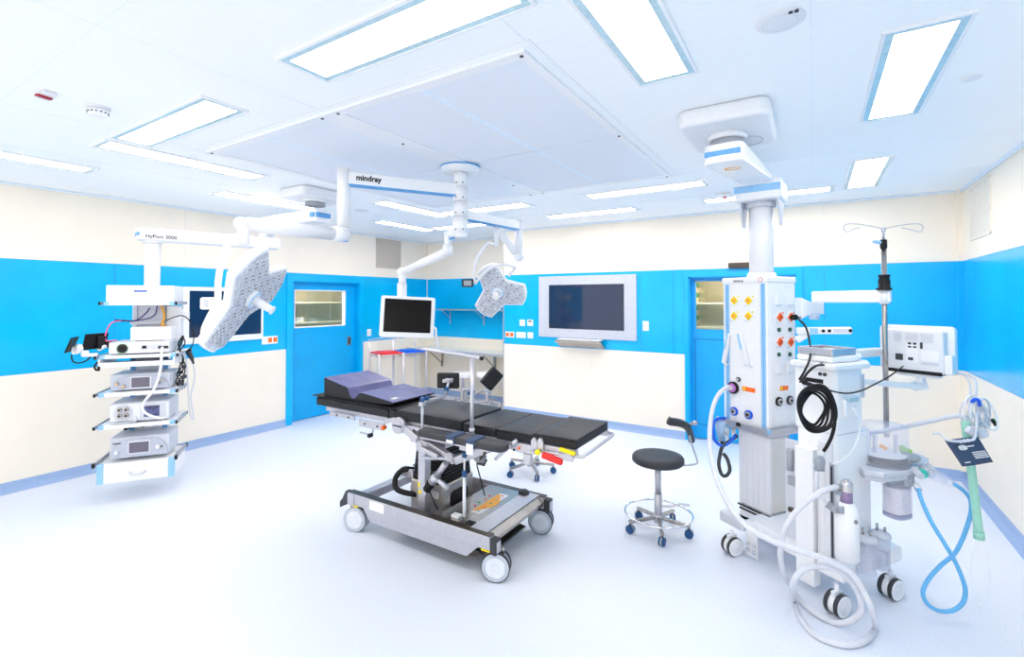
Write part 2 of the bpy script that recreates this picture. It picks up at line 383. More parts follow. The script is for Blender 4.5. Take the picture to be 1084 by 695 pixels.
def door_back():
    y0, y1 = YB+0.12, YB+0.17
    m = MB(); m.b(DB0, DB1, y0, y1, 0.012, 1.45); m.b(DB0, DB1, y0, y1, 2.12, DBZ); m.b(DB0, -1.375, y0, y1, 1.45, 2.12); m.b(-0.27, DB1, y0, y1, 1.45, 2.12)
    o = part('door_2', m, M_BLUED); tag(o, kind='structure')
    m = MB()
    for a in ((-1.474, -1.425, 0, 2.24), (-0.19, -0.118, 0, 2.24), (-1.425, -0.19, 2.16, 2.24)): m.b(a[0], a[1], YB-0.02, YB+0.001, a[2], a[3], 0.002)
    m.b(-1.427, -1.41, YB, YB+TH, 0, 2.16); m.b(-0.205, -0.188, YB, YB+TH, 0, 2.16); m.b(-1.425, -0.19, YB, YB+TH, 2.145, 2.162)
    part('frame', m, M_BLUE, o)
    m = MB()
    for a in ((-1.37, -0.30, 1.327, 1.335), (-1.37, -0.30, 0.193, 0.2), (-1.372, -1.364, 0.193, 1.335), (-0.30, -0.292, 0.193, 1.335)): m.b(a[0], a[1], y0-0.0015, y0, a[2], a[3])
    part('panel_groove', m, mat('dark_blue_groove', (0, 92, 160), 0.5), o)
    m = MB()
    for a in ((-1.375, -0.27, 1.45, 1.462), (-1.375, -0.27, 2.105, 2.12), (-1.375, -1.36, 1.45, 2.12), (-0.285, -0.27, 1.45, 2.12)): m.b(a[0], a[1], y0-0.004, y1+0.004, a[2], a[3])
    part('window_frame', m, M_BLUED, o)
    m = MB(); m.b(-1.36, -0.285, y0+0.02, y0+0.026, 1.462, 2.105); part('pane', m, M_GLASS, o)
door_back()
# rooms seen through the two door windows: pale cupboard interiors
mb = MB(); mb.b(XL-1.5, XL-1.45, 3.6, 6.9, 0, 2.6); mb.b(XL-1.5, XL-TH-0.001, 3.55, 3.6, 0, 2.6); mb.b(XL-1.5, XL-TH-0.001, 6.9, 6.95, 0, 2.6)
mb.b(XL-1.5, XL-TH-0.001, 3.55, 6.95, 2.6, 2.65); struct('wall_side_room', mb, M_BEIGE)
mb = MB(); mb.b(-2.2, 0.6, YB+1.5, YB+1.55, 0, 2.6); mb.b(-2.2, -2.15, YB+TH+0.001, YB+1.5, 0, 2.6); mb.b(0.6, 0.65, YB+TH+0.001, YB+1.5, 0, 2.6)
mb.b(-2.2, 0.65, YB+TH+0.001, YB+1.55, 2.6, 2.65); struct('wall_store_room', mb, M_BEIGE)
mb = MB(); mb.b(XL-1.5, XL-TH-0.001, 3.55, 6.95, -0.1, 0); mb.b(-2.2, 0.65, YB+TH+0.001, YB+1.55, -0.1, 0); struct('floor_side_rooms', mb, M_FLOOR)
def store_lamp(loc, name, label):
    l = bpy.data.lights.new(name, 'AREA'); l.shape = 'RECTANGLE'; l.size = 0.9; l.size_y = 0.5; l.energy = 50; l.color = (1, 0.97, 0.9)
    o = bpy.data.objects.new(name, l); COL.objects.link(o); o.location = loc; return o
store_lamp((XL-0.85, 5.0, 2.55), 'side_room_lamp', ''); store_lamp((-0.8, YB+0.85, 2.55), 'store_room_lamp', '')
def open_rack(name, label, x0, x1, y0, y1, levels, front):
    o = thing(name, label, 'shelving', ((x0+x1)/2, (y0+y1)/2, 0)); 
    for x in (x0, x1):
        for y in (y0, y1):
            m = MB(); m.box((x, y, 1.15), (0.035, 0.035, 2.3)); part('upright', m, M_WHITE2, o)
    for z in levels:
        m = MB(); m.b(x0, x1, y0, y1, z-0.012, z+0.012, 0.003); part('shelf', m, M_BEIGE, o)
    return o
open_rack('storage_rack', 'beige open storage rack seen through the left sliding door window', XL-1.42, XL-0.95, 4.2, 6.6, (0.4, 0.95, 1.45, 1.80, 2.25), 1)
open_rack('storage_rack', 'beige open storage rack seen through the back door window', -1.75, 0.3, YB+0.98, YB+1.42, (0.4, 0.95, 1.44, 1.80, 2.25), 1)
for k, (y, h_, dd) in enumerate(((4.55, 0.10, 0.1), (4.70, 0.13, 0.12), (4.86, 0.09, 0.1), (5.02, 0.12, 0.1), (5.2, 0.08, 0.12))):
    m = MB(); m.b(XL-1.2, XL-1.05, y-dd/2, y+dd/2, 1.463, 1.463+h_, 0.004)
    single('supply_box', m, [M_WHITE2, M_CARD, M_WHITE2, M_CARD, M_WHITE2][k], ('first', 'second', 'third', 'fourth', 'last')[k] + ' small pale supply box from the left behind the sliding door window', 'box', 'supply boxes behind the left sliding door')
for k in range(9):
    z = 1.463 + k*0.077 + (0 if k < 4 else 0.045); m = MB(); m.b(-1.80, -1.545, YB+1.0, YB+1.3, z, z+0.074, 0.004)
    if k == 8: m.bm.free(); continue
    single('supply_carton', m, M_GREEN if k % 2 else M_CARD, ('lowest', 'second lowest', 'third lowest', 'topmost')[k//2] + (' green' if k % 2 else ' pale brown') + ' carton in the stack seen through the back door window', 'carton', 'green and pale cartons behind the back door window' if k % 2 else 'pale cartons behind the back door window')

# ---------------------------------------------------------------- ceiling lights
LIGHTS = [('A', -2.13, -0.885, 1.30, 1.59, 'recessed ceiling light panel running off the top edge, left of the frosted air inlet corner'),
 ('B', -0.775, -0.475, 1.26, 2.50, 'recessed ceiling light panel cut by the top edge beside the air inlet'),
 ('C', 0.255, 0.555, 2.54, 3.765, 'large recessed ceiling light panel right of the ceiling loudspeaker'),
 ('D', 0.255, 0.555, 4.77, 5.97, 'small looking ceiling light panel above the infusion pole'),
 ('E', -1.10, 0.19, 5.735, 6.015, 'recessed ceiling light panel crossing behind the right pendant column'),
 ('F', -2.13, -0.86, 4.79, 5.07, 'recessed ceiling light panel just beyond the large air inlet'),
 ('G', -3.13, -1.862, 5.75, 6.03, 'recessed ceiling light panel above the wall mounted screen'),
 ('H', -4.157, -2.868, 1.32, 1.59, 'wide recessed ceiling light panel near the smoke detector'),
 ('I', -4.51, -4.22, 1.322, 2.543, 'long recessed ceiling light panel touching the corner of the wide one'),
 ('J', -5.51, -5.225, 0.37, 1.61, 'recessed ceiling light panel running off the left edge of the photo'),
 ('K', -5.49, -5.20, 2.61, 3.86, 'recessed ceiling light panel behind the left lamp arm'),
 ('L', -4.41, -4.13, 3.865, 5.05, 'slim ceiling light panel nearer of the two left of the lamp column'),
 ('M', -5.49, -5.22, 4.84, 6.00, 'slim ceiling light panel farther of the two left of the lamp column'),
 ('N', -4.16, -2.86, 4.79, 5.07, 'ceiling light panel directly behind the lamp column, the nearer one'),
 ('O', -5.18, -3.93, 5.75, 6.02, 'ceiling light panel behind the lamp column nearest the far corner')]
for k, x0, x1, y0, y1, lab in LIGHTS:
    o = thing('ceiling_light', lab, 'ceiling light', ((x0+x1)/2, (y0+y1)/2, H-0.012), 0, 'recessed ceiling light panels')
    m = MB(); f = 0.014
    for a in ((x0, x1, y0, y0+f), (x0, x1, y1-f, y1), (x0, x0+f, y0+f, y1-f), (x1-f, x1, y0+f, y1-f)): m.b(a[0], a[1], a[2], a[3], H-0.012, H-0.0005)
    part('rim', m, M_WHITE, o)
    m = MB(); g = 0.046; X0, X1, Y0, Y1 = x0+f, x1-f, y0+f, y1-f
    for a in ((X0, X1, Y0, Y0+g-f), (X0, X1, Y1-g+f, Y1), (X0, X0+g-f, Y0+g-f, Y1-g+f), (X1-g+f, X1, Y0+g-f, Y1-g+f)): m.b(a[0], a[1], a[2], a[3], H-0.009, H-0.0005)
    part('glass_border', m, M_RIM, o)
    m = MB(); m.b(x0+g, x1-g, y0+g, y1-g, H-0.008, H-0.0005); part('diffuser', m, M_LIGHT, o)
# laminar flow ceiling
o = thing('laminar_air_inlet', 'large square air inlet of perforated pale panels set in the ceiling around the lamp column', 'air inlet', (-2.515, 3.17, H-0.02))
m = MB()
for a in ((-3.93, -1.10, 1.85, 1.91), (-3.93, -1.10, 4.43, 4.49), (-3.93, -3.88, 1.91, 4.43), (-1.15, -1.10, 1.91, 4.43), (-2.59, -2.40, 1.91, 4.43)): m.b(a[0], a[1], a[2], a[3], H-0.014, H-0.0005)
m.b(-3.99, -1.04, 1.79, 1.797, H-0.003, H-0.0005); m.b(-1.047, -1.04, 1.79, 4.55, H-0.003, H-0.0005); m.b(-3.99, -3.983, 1.79, 4.55, H-0.003, H-0.0005)
part('frame', m, M_WHITE, o)
for x0, x1 in ((-3.88, -2.59), (-2.40, -1.15)):
    for y0, y1 in ((1.91, 3.165), (3.175, 4.43)):
        m = MB(); m.b(x0, x1, y0, y1, H-0.008, H-0.0005); m.b((x0+x1)/2-0.02, (x0+x1)/2+0.02, y0, y1, H-0.0085, H-0.008, mi=1); part('perforated_panel', m, [M_LAM, M_TRIM], o)
for x, y in ((-1.13, 1.88), (-2.42, 1.88), (-2.57, 1.88), (-3.90, 1.88), (-1.125, 3.17), (-2.5, 2.5), (-2.5, 4.0), (-1.13, 4.46), (-2.42, 4.46), (-2.57, 4.46)):
    m = MB(); m.cyl((x, y, H-0.014), (x, y, H-0.019), 0.009, n=12); part('screw', m, M_GREYD, o)
# small ceiling devices
def disc_dev(name, label, cat, x, y, r, h, extra=None, grp=None):
    o = thing(name, label, cat, (x, y, H-h), 0, grp)
    m = MB(); m.lathe([(r, 0), (r, -h*0.25), (r*0.93, -h*0.6), (r*0.6, -h), (0, -h)], (x, y, H-0.0005)); part('housing', m, M_WHITE2, o); return o
o = disc_dev('ceiling_speaker', 'round white ceiling loudspeaker near the top edge of the photo', 'loudspeaker', -0.107, 2.217, 0.092, 0.012)
m = MB(); m.torus((-0.107, 2.217, H-0.010), 0.062, 0.002, n=32); part('grille_ring', m, M_GREYL, o)
m = MB(); m.b(-0.075, -0.06, 2.15, 2.166, H-0.012, H-0.006); m.b(-0.055, -0.04, 2.152, 2.168, H-0.012, H-0.006); part('badge', m, M_GREYD, o)
disc_dev('ceiling_speaker', 'faint round ceiling loudspeaker left of the lamp column', 'loudspeaker', WZ(382.7, 222.5, H).x, WZ(382.7, 222.5, H).y, 0.09, 0.012)
disc_dev('ceiling_sensor', 'small round ceiling sensor right of the large light panel', 'sensor', 0.687, 3.305, 0.045, 0.014)
disc_dev('ceiling_sensor', 'small sensor on the ceiling at the right edge of the photo', 'sensor', 1.13, 3.35, 0.05, 0.03)
o = disc_dev('smoke_detector', 'white smoke detector with dark slots near the left end of the ceiling', 'smoke detector', -3.573, 1.086, 0.062, 0.018)
m = MB(); m.lathe([(0.05, 0), (0.05, -0.014), (0.04, -0.032), (0, -0.034)], (-3.573, 1.086, H-0.018)); part('sensor_head', m, M_WHITE, o)
m = MB()
for k in range(14):
    a = 2*math.pi*k/14; m.box((-3.573+0.048*math.cos(a), 1.086+0.048*math.sin(a), H-0.034), (0.008, 0.008, 0.007), R=Matrix.Rotation(a, 3, 'Z'))
part('slots', m, M_GREYD, o)
o = thing('alarm_indicator', 'small white ceiling box with a red strip at the far left', 'alarm light', (-3.565, 0.861, H-0.03))
m = MB(); m.box((-3.565, 0.861, H-0.012), (0.11, 0.06, 0.023), 0.006); part('housing', m, M_WHITE2, o)
m = MB(); m.box((-3.555, 0.845, H-0.029), (0.03, 0.07, 0.012), 0.004, R=Matrix.Rotation(0.25, 3, 'Z')); part('red_lens', m, mat('dark_red_lens', (170, 20, 50), 0.3), o)
o = disc_dev('smoke_detector', 'white smoke detector with a red dot beside the right pendant arm', 'smoke detector', -0.809, 5.517, 0.075, 0.02)
m = MB(); m.lathe([(0.055, 0), (0.055, -0.02), (0.045, -0.045), (0, -0.047)], (-0.809, 5.517, H-0.02)); part('sensor_head', m, M_WHITE, o)
m = MB(); m.sph((-0.79, 5.47, H-0.06), 0.012); part('red_light', m, M_RED, o)
# wall grilles
def grille(label, X, y0, y1, z0, z1, s):
    M_G = M_GRILL if s > 0 else M_GRILR
    o = thing('ventilation_grille', label, 'ventilation grille', (X, (y0+y1)/2, z0))
    m = MB(); X1 = X + s*0.012
    for a in ((y0, y1, z0, z0+0.02), (y0, y1, z1-0.02, z1), (y0, y0+0.02, z0, z1), (y1-0.02, y1, z0, z1)): m.b(min(X, X1), max(X, X1), *a)
    part('frame', m, M_G, o)
    m = MB(); m.b(min(X, X+s*0.003), max(X, X+s*0.003), y0+0.02, y1-0.02, z0+0.02, z1-0.02)
    n = 22
    for k in range(n):
        z = z0+0.03+(z1-z0-0.06)*k/(n-1); m.box((X+s*0.006, (y0+y1)/2, z), (0.004, y1-y0-0.04, 0.012), R=Matrix.Rotation(s*0.6, 3, 'Y'))
    part('louvres', m, M_G, o)
grille('taupe ventilation grille high on the left wall near the niche', XL, 5.956, 6.56, 2.425, 2.955, 1)
grille('pale ventilation grille high on the right wall', XR, 5.71, 6.38, 2.437, 2.94, -1)
# wall switches and sockets
def plate(name, label, cat, c, wd, hg, n, inserts=None, grp=None, left=False):
    """plate on the back wall (or left wall) at centre c=(u, z)"""
    P = (lambda u, d, z: (XL + d, u, z)) if left else (lambda u, d, z: (u, YB - d, z))
    o = thing(name, label, cat, P(c[0], 0, c[1]-hg/2), 0, grp)
    def bx(u0, u1, d0, d1, z0, z1, bev=0.0):
        a, b_ = P(u0, d0, z0), P(u1, d1, z1); m = MB()
        m.b(min(a[0], b_[0]), max(a[0], b_[0]), min(a[1], b_[1]), max(a[1], b_[1]), z0, z1, bev); return m
    part('plate', bx(c[0]-wd/2, c[0]+wd/2, 0, 0.011, c[1]-hg/2, c[1]+hg/2, 0.003), M_WHITE, o)
    for k in range(n):
        u = c[0] - wd/2 + wd*(k+0.5)/n; q = wd/n*0.36
        mt, nm = (inserts[k] if inserts else (M_WHITE2, 'rocker'))
        if mt: part(nm, bx(u-q, u+q, 0.011, 0.015, c[1]-hg*0.3, c[1]+hg*0.3, 0.002), mt, o)
    return o
S = lambda m_: (m_, 'socket_insert')
plate('wall_switch', 'white light switch beside the left sliding door', 'switch', (5.81, 1.28), 0.085, 0.12, 1, left=True)
plate('wall_socket', 'white wall socket strip with two orange inserts left of the sliding door', 'socket', (3.995, 1.28), 0.235, 0.11, 3, [(None, ''), S(M_ORG), S(M_ORG)], left=True)
plate('wall_switch', 'square white plate above the orange sockets on the back wall', 'switch', (-4.007, 1.482), 0.10, 0.10, 1)
o = plate('wall_thermostat', 'square white thermostat with small display on the back wall', 'thermostat', (-3.86, 1.487), 0.105, 0.10, 1)
m = MB(); m.b(-3.89, -3.83, YB-0.018, YB-0.014, 1.50, 1.52); part('display', m, M_GREYD, o)
plate('wall_socket', 'white double socket with two round orange inserts on the back wall', 'socket', (-4.247, 1.284), 0.172, 0.095, 2, [S(M_ORG), S(M_ORG)])
plate('wall_socket', 'double white socket between the orange sockets and the single plate', 'socket', (-4.033, 1.284), 0.174, 0.095, 2)
plate('wall_switch', 'square white plate at the lower right of the back wall cluster', 'switch', (-3.857, 1.286), 0.10, 0.095, 1)
plate('wall_switch', 'tall white switch right of the wall mounted screen', 'switch', (-1.998, 1.492), 0.085, 0.135, 2)
m = MB(); m.cyl((-3.394, YB, 1.214), (-3.394, YB-0.012, 1.214), 0.018); single('push_button', m, mat('pink_button', (230, 160, 160), 0.4), 'small round pinkish button left of the keyboard shelf', 'button')
m = MB(); m.b(-0.923, -0.66, YB-0.07, YB, 2.262, 2.325, 0.006); single('door_closer', m, M_BROWNK, 'dark metal door closer above the back door', 'door closer')

# ---------------------------------------------------------------- wall screen (back wall)
o = thing('wall_screen', 'large wall mounted screen in a wide silver frame on the back wall', 'screen', (-2.91, YB, 1.278))
m = MB(); x0, x1, z0, z1, a0, a1, c0, c1 = -3.693, -2.126, 1.278, 2.219, -3.516, -2.303, 1.411, 2.086
for a in ((x0, x1, z0, c0), (x0, x1, c1, z1), (x0, a0, c0, c1), (a1, x1, c0, c1)): m.b(a[0], a[1], YB-0.022, YB-0.0005, a[2], a[3])
part('frame', m, M_SILV, o)
m = MB(); m.b(a0, a1, YB-0.014, YB-0.0005, c0, c1); part('screen_glass', m, M_SCREENB, o)
m = MB()
for a in ((a0, a1, c0, c0+0.012), (a0, a1, c1-0.012, c1), (a0, a0+0.012, c0, c1), (a1-0.012, a1, c0, c1)): m.b(a[0], a[1], YB-0.018, YB-0.014, a[2], a[3])
part('inner_bezel', m, M_GREYD, o)
o = thing('keyboard_shelf', 'narrow steel keyboard shelf below the wall mounted screen', 'shelf', (-2.96, YB-0.08, 1.14))
Fr = frame((0, YB, 0), (0, -1, 0), (0, 0, 1), (1, 0, 0))
m = MB(); m.prism([(0.0005, 1.14), (0.012, 1.14), (0.17, 1.235), (0.17, 1.255), (0.16, 1.255), (0.02, 1.165), (0.0005, 1.165)], -3.33, -2.60, frame((0, YB, 0), (0, -1, 0), (0, 0, 1), (-1, 0, 0)) @ Matrix.Diagonal((1, 1, -1, 1)))
part('tray', m, M_STEEL, o)
m = MB(); m.b(-3.30, -2.63, YB-0.165, YB-0.001, 1.255, 1.272, 0.004); part('keyboard', m, M_WHITE, o)
# ---------------------------------------------------------------- wall screen (left wall)
o = thing('wall_screen', 'white framed wall screen on the left wall behind the equipment tower and lamp', 'screen', (XL, 3.37, 1.30))
m = MB(); y0, y1, z0, z1 = 2.86, 3.885, 1.305, 2.02
m.b(XL+0.0005, XL+0.035, y0, y1, z0, z1, 0.012, seg=3)
part('frame', m, M_WHITE, o)
m = MB(); m.b(XL+0.034, XL+0.038, y0+0.07, y1-0.04, z0+0.08, z1-0.05); part('screen_glass', m, M_SCREENB, o)
# ---------------------------------------------------------------- niche: worktop, wall shelf
o = thing('worktop', 'pale grey worktop on steel brackets across the niche', 'worktop', (-5.5, 7.0, 0.9))
m = MB(); m.b(XL+0.001, NX-0.001, 6.74, YN-0.001, 0.905, 0.935); m.b(XL+0.001, NX-0.001, 6.715, 6.74, 0.898, 0.94, 0.006, mi=1)
part('top', m, [mat('pale_worktop_laminate', (246, 240, 226), 0.35), M_STEELL], o)
m = MB(); m.b(XL+0.001, NX-0.001, YN-0.02, YN-0.001, 0.935, 0.99); part('upstand', m, M_CREAM, o)
for x in (-6.2, -4.95):
    m = MB(); m.b(x-0.02, x+0.02, YN-0.03, YN-0.001, 0.55, 0.904); m.b(x-0.02, x+0.02, 6.85, YN-0.03, 0.885, 0.904)
    m.bar((x, YN-0.03, 0.62), (x, 6.9, 0.885), 0.02, 0.02); part('bracket', m, M_STEEL, o)
o = thing('wall_shelf', 'narrow steel wall shelf on the blue panel of the niche', 'shelf', (-5.4, 7.15, 1.65))
m = MB(); m.b(-6.2, NX-0.002, 7.0, YN-0.001, 1.655, 1.675, 0.003); part('board', m, M_STEELPOST, o)
for x in (-6.0, -5.2):
    m = MB(); m.b(x-0.012, x+0.012, YN-0.02, YN-0.001, 1.38, 1.655); m.bar((x, YN-0.02, 1.5), (x, 7.04, 1.65), 0.012, 0.012); part('bracket', m, M_STEELL, o)
# ================================================================== OPERATING TABLE
def twin_castor(o, x, y, r, wd, ang, mwheel, mhub, ztop, name='castor', fork=M_STEEL, gap=0.012, thread=None, off=0.0):
    a = Vector((math.cos(ang), math.sin(ang), 0)); f = Vector((-a.y, a.x, 0)); c = Vector((x, y, r)) + f*off
    m = MB(); 
    for s_ in (-1, 1):
        p0 = c + a*s_*gap/2; p1 = c + a*s_*(gap/2+wd)
        m.cyl(p0, p1, r*0.93, n=28, mi=0); m.lathe([(r*0.9, 0.0), (r, wd*0.18), (r, wd*0.82), (r*0.9, wd)], p0, a*s_, 28, mi=2)
        m.cyl(p1, p1 + a*s_*0.003, r*0.72, r*0.66, n=28, mi=1)
        m.cyl(p1, p1 + a*s_*0.007, r*0.28, r*0.2, n=16, mi=1)
    m.cyl(c - a*gap, c + a*gap, r*(0.25 if mhub is not M_WHITE2 else 0.86), n=24, mi=0)
    w_ = part(name, m, [mwheel, mhub, thread or M_GREYD], o)
    m = MB(); m.box(c + Vector((0, 0, r*0.5)), (gap*0.8, r*1.1, r*1.3), R=Matrix.Rotation(ang, 3, 'Z'))
    m.cyl((x, y, r*0.9), (x, y, ztop), max(0.012, r*0.18), n=14)
    part('fork', m, fork, w_)
    return w_
T = thing('operating_table', 'stainless steel mobile operating table with charcoal padded sections in the middle of the room', 'operating table', (-2.53, 3.04, 0))
# padded sections
def pad_section(name, x0, x1, y0, y1, z0, z1, seam=None, puff=0.012):
    m = MB(); t = bmesh.new(); bmesh.ops.create_cube(t, size=1.0)
    for v in t.verts: v.co = Vector(((x0+x1)/2 + v.co.x*(x1-x0), (y0+y1)/2 + v.co.y*(y1-y0), (z0+z1)/2 + v.co.z*(z1-z0)))
    bmesh.ops.subdivide_edges(t, edges=list(t.edges), cuts=5, use_grid_fill=True)
    for v in t.verts:
        u = (v.co.x-x0)/(x1-x0); w_ = (v.co.y-y0)/(y1-y0); k = (v.co.z-z0)/(z1-z0)
        v.co.z += (puff*16*u*(1-u)*w_*(1-w_) - 0.0)*max(0, k-0.5) + 0.0015*math.sin(v.co.x*23+v.co.y*17)*k
        e = min(u, 1-u, w_, 1-w_)
        if k > 0.9 and e < 0.02: v.co.z -= 0.004
    ed = [e for e in t.edges if len(e.link_faces) == 2 and e.calc_face_angle(0) > 0.9]
    bmesh.ops.bevel(t, geom=ed, offset=0.009, segments=2, profile=0.5, affect='EDGES')
    for f in t.faces: f.smooth = True
    m._merge(t, 0, None)
    o = part(name, m, [M_PAD], T)
    me = o.data; me.materials.append(M_PAD2)
    for p in me.polygons:
        if abs(p.normal.z) < 0.5: p.material_index = 1
        p.use_smooth = abs(p.normal.z) > 0.97 or abs(p.normal.z) < 0.05
    return o
pad_section('head_pad', -3.815, -2.905, 2.75, 3.28, 0.915, 0.99)
pad_section('back_pad', -2.89, -2.16, 2.75, 3.28, 0.915, 0.995)
pad_section('seat_pad', -2.145, -1.865, 2.75, 3.28, 0.915, 0.985)
pad_section('thigh_pad', -1.86, -1.58, 2.75, 3.28, 0.908, 0.985)
pad_section('foot_pad', -1.555, -1.255, 2.745, 3.285, 0.935, 1.0)
m = MB(); m.b(-3.87, -2.80, 2.74, 3.29, 0.994, 1.0, 0.002); m.prism([(0, 0), (0.05, 0), (0.0, 0.012)], -0.0, 0.02, frame((-2.86, 2.74, 0.985), (1, 0, 0), (0, 0, 1), (0, -1, 0)))
part('cover_sheet', m, M_BLACK, T)
# frame beneath pads
m = MB()
for y0, y1 in ((2.765, 2.80), (3.23, 3.265)): m.b(-3.70, -2.92, y0, y1, 0.875, 0.913, 0.004); m.b(-2.90, -1.60, y0, y1, 0.875, 0.913, 0.004)
for x in (-3.60, -3.1, -2.8, -2.2, -1.9, -1.65): m.b(x-0.02, x+0.02, 2.80, 3.23, 0.88, 0.905)
m.b(-2.85, -1.62, 2.82, 3.2, 0.905, 0.913)
part('top_frame', m, M_STEELL, T)
for y in (2.735, 3.295):
    m = MB(); s_ = -1 if y < 3 else 1
    m.b(-3.22, -2.93, y-0.006, y+0.006, 0.812, 0.868, 0.002) ; m.b(-3.60, -3.28, y-0.006, y+0.006, 0.85, 0.885, 0.002)
    m.b(-2.70, -1.62, y-0.006, y+0.006, 0.865, 0.893, 0.002)
    for x in (-3.5, -3.35, -3.15, -3.0, -2.6, -2.3, -2.0, -1.7): m.cyl((x, y-0.012, 0.868 if x > -2.9 or x < -3.25 else 0.84), (x, y+0.012, 0.868 if x > -2.9 or x < -3.25 else 0.84), 0.008, n=10, mi=1)
    part('side_rail', m, [M_STEELL, M_GREYD], T)
m = MB()
m.cyl((-2.748, 2.70, 0.886), (-2.748, 2.745, 0.886), 0.062, n=32); m.cyl((-2.748, 2.695, 0.886), (-2.748, 2.70, 0.886), 0.05, n=32); m.b(-2.79, -2.70, 2.69, 2.697, 0.88, 0.892, 0.002, mi=1)
m.bar((-2.92, 2.725, 0.885), (-2.80, 2.725, 0.925), 0.02, 0.035, 0.006); m.bar((-2.70, 2.725, 0.87), (-2.56, 2.725, 0.80), 0.03, 0.06, 0.01)
part('hinge_disc', m, [M_STEELL, M_GREYD], T)
m = MB(); m.cyl((-2.748, 3.285, 0.886), (-2.748, 3.33, 0.886), 0.062, n=32); part('hinge_disc', m, M_STEELL, T)
m = MB(); m.b(-3.21, -3.06, 2.725, 2.74, 0.755, 0.765, 0.003); m.cyl((-3.07, 2.735, 0.76), (-3.07, 2.70, 0.76), 0.017, n=16, mi=1); m.cyl((-3.07, 2.735, 0.76), (-3.07, 2.76, 0.85), 0.008, n=10)
part('release_lever', m, [M_STEELL, M_BLACK], T)
m = MB(); m.b(-2.93, -2.905, 2.70, 2.74, 0.83, 0.86, 0.004); part('orange_marker', m, M_ORG, T)
# foot section frame, handles
m = MB()
for y in (2.755, 3.275): m.b(-1.56, -1.25, y-0.012, y+0.012, 0.895, 0.933, 0.004)
m.tube([(-1.58, 2.735, 0.885), (-1.25, 2.735, 0.90), (-1.21, 2.78, 0.905), (-1.205, 3.0, 0.91), (-1.21, 3.25, 0.915), (-1.25, 3.30, 0.91)], 0.011, 8)
m.b(-1.53, -1.28, 2.78, 3.25, 0.918, 0.934); m.prism([(0, 0), (0.09, 0.0), (0.1, 0.03), (0.06, 0.05), (0, 0.035)], 0, 0.02, frame((-1.36, 2.73, 0.868), (1, 0, 0), (0, 0, 1), (0, -1, 0)))
part('foot_frame', m, M_STEELL, T)
for x, h_ in ((-1.545, 0.07), (-1.50, 0.075)):
    m = MB(); m.prism([(-0.022, 0), (0.022, 0), (0.022, h_*0.7), (0.008, h_), (-0.008, h_), (-0.022, h_*0.7)], 0, 0.022, frame((x, 2.742, 0.90), (1, 0, 0), (0, 0, 1), (0, -1, 0)), 0.003); part('steel_clamp', m, M_STEELL, T)
p = WY(601, 478, 2.71); m = MB(); m.bar(p + Vector((-0.055, 0, 0.01)), p + Vector((0.05, 0, -0.006)), 0.03, 0.02, 0.006); part('yellow_latch', m, M_YEL, T)
p = WY(585, 485, 2.71); m = MB(); m.bar(p + Vector((-0.075, 0, 0.012)), p + Vector((0.07, 0, -0.012)), 0.035, 0.042, 0.012); part('red_handle', m, M_RED, T)
p = WY(569, 478.5, 2.70); m = MB(); m.sph(p, 0.019); part('yellow_knob', m, M_YEL, T)
m = MB(); p = WY(557, 475, 2.73); m.b(p.x-0.08, p.x+0.06, 2.725, 2.76, p.z-0.03, p.z+0.03, 0.006); m.b(p.x-0.02, p.x+0.035, 2.72, 2.76, p.z-0.10, p.z-0.03, 0.005); m.sph((p.x-0.05, 2.72, p.z), 0.01, mi=1)
part('leg_joint_block', m, [M_STEELL, M_ORG], T)
m = MB(); a = WY(541, 471, 2.70); b_ = WY(524, 486, 2.66); m.tube([a, (a+b_)/2, b_], 0.011, 8, 2); m.cyl(a, a + Vector((0.03, 0.03, 0.03)), 0.016, n=12); part('adjusting_lever', m, M_STEELL, T)
# arm board with straps on the near side
m = MB(); m.prism(rrect(0.75, 0.125, 0.055, 8), 0.0, 0.05, Matrix.Translation((-2.055, 2.615, 0.888)), 0.016, seg=3)
for v in m.bm.verts:
    if v.co.z > 0.91: v.co.z -= 0.006*abs((v.co.x+2.055)/0.375)**2
ab = part('arm_board', m, M_PAD, T, 'narrow charcoal padded board with two blue grey straps')
for x in (-2.10, -1.93):
    m = MB(); m.b(x-0.035, x+0.035, 2.546, 2.68, 0.886, 0.943, 0.005); m.b(x-0.028, x+0.028, 2.543, 2.547, 0.893 if x < -2.0 else 0.845, 0.915, 0.0015, mi=1)
    part('strap', m, [M_NAVYC, M_WHITE], ab)
m = MB(); m.b(-2.40, -1.80, 2.575, 2.655, 0.872, 0.888, 0.004); m.b(-2.06, -1.98, 2.60, 2.73, 0.84, 0.872, 0.004); part('bracket', m, M_STEELL, ab)
# anaesthesia screen frame: upright and crossbar
m = MB(); m.cyl((-2.038, 2.715, 0.80), (-2.038, 2.715, 1.45), 0.014, n=18); m.tube([WY(509, 379, 2.70), WY(500, 377.3, 2.71), WY(470, 372.5, 2.73), WY(441, 368.2, 2.75)], 0.012, 12, 3)
sf = part('screen_frame', m, M_STEELL, T)
m = MB(); m.cyl(WY(508.5, 379, 2.70), WY(511, 379.4, 2.70), 0.0135, n=14); part('end_cap', m, M_BLACK, sf)
m = MB(); m.b(-2.065, -2.01, 2.695, 2.745, 0.845, 0.905, 0.004); m.cyl((-2.038, 2.715, 0.93), (-2.038, 2.715, 0.965), 0.02, n=16); part('clamp', m, M_STEELL, sf)
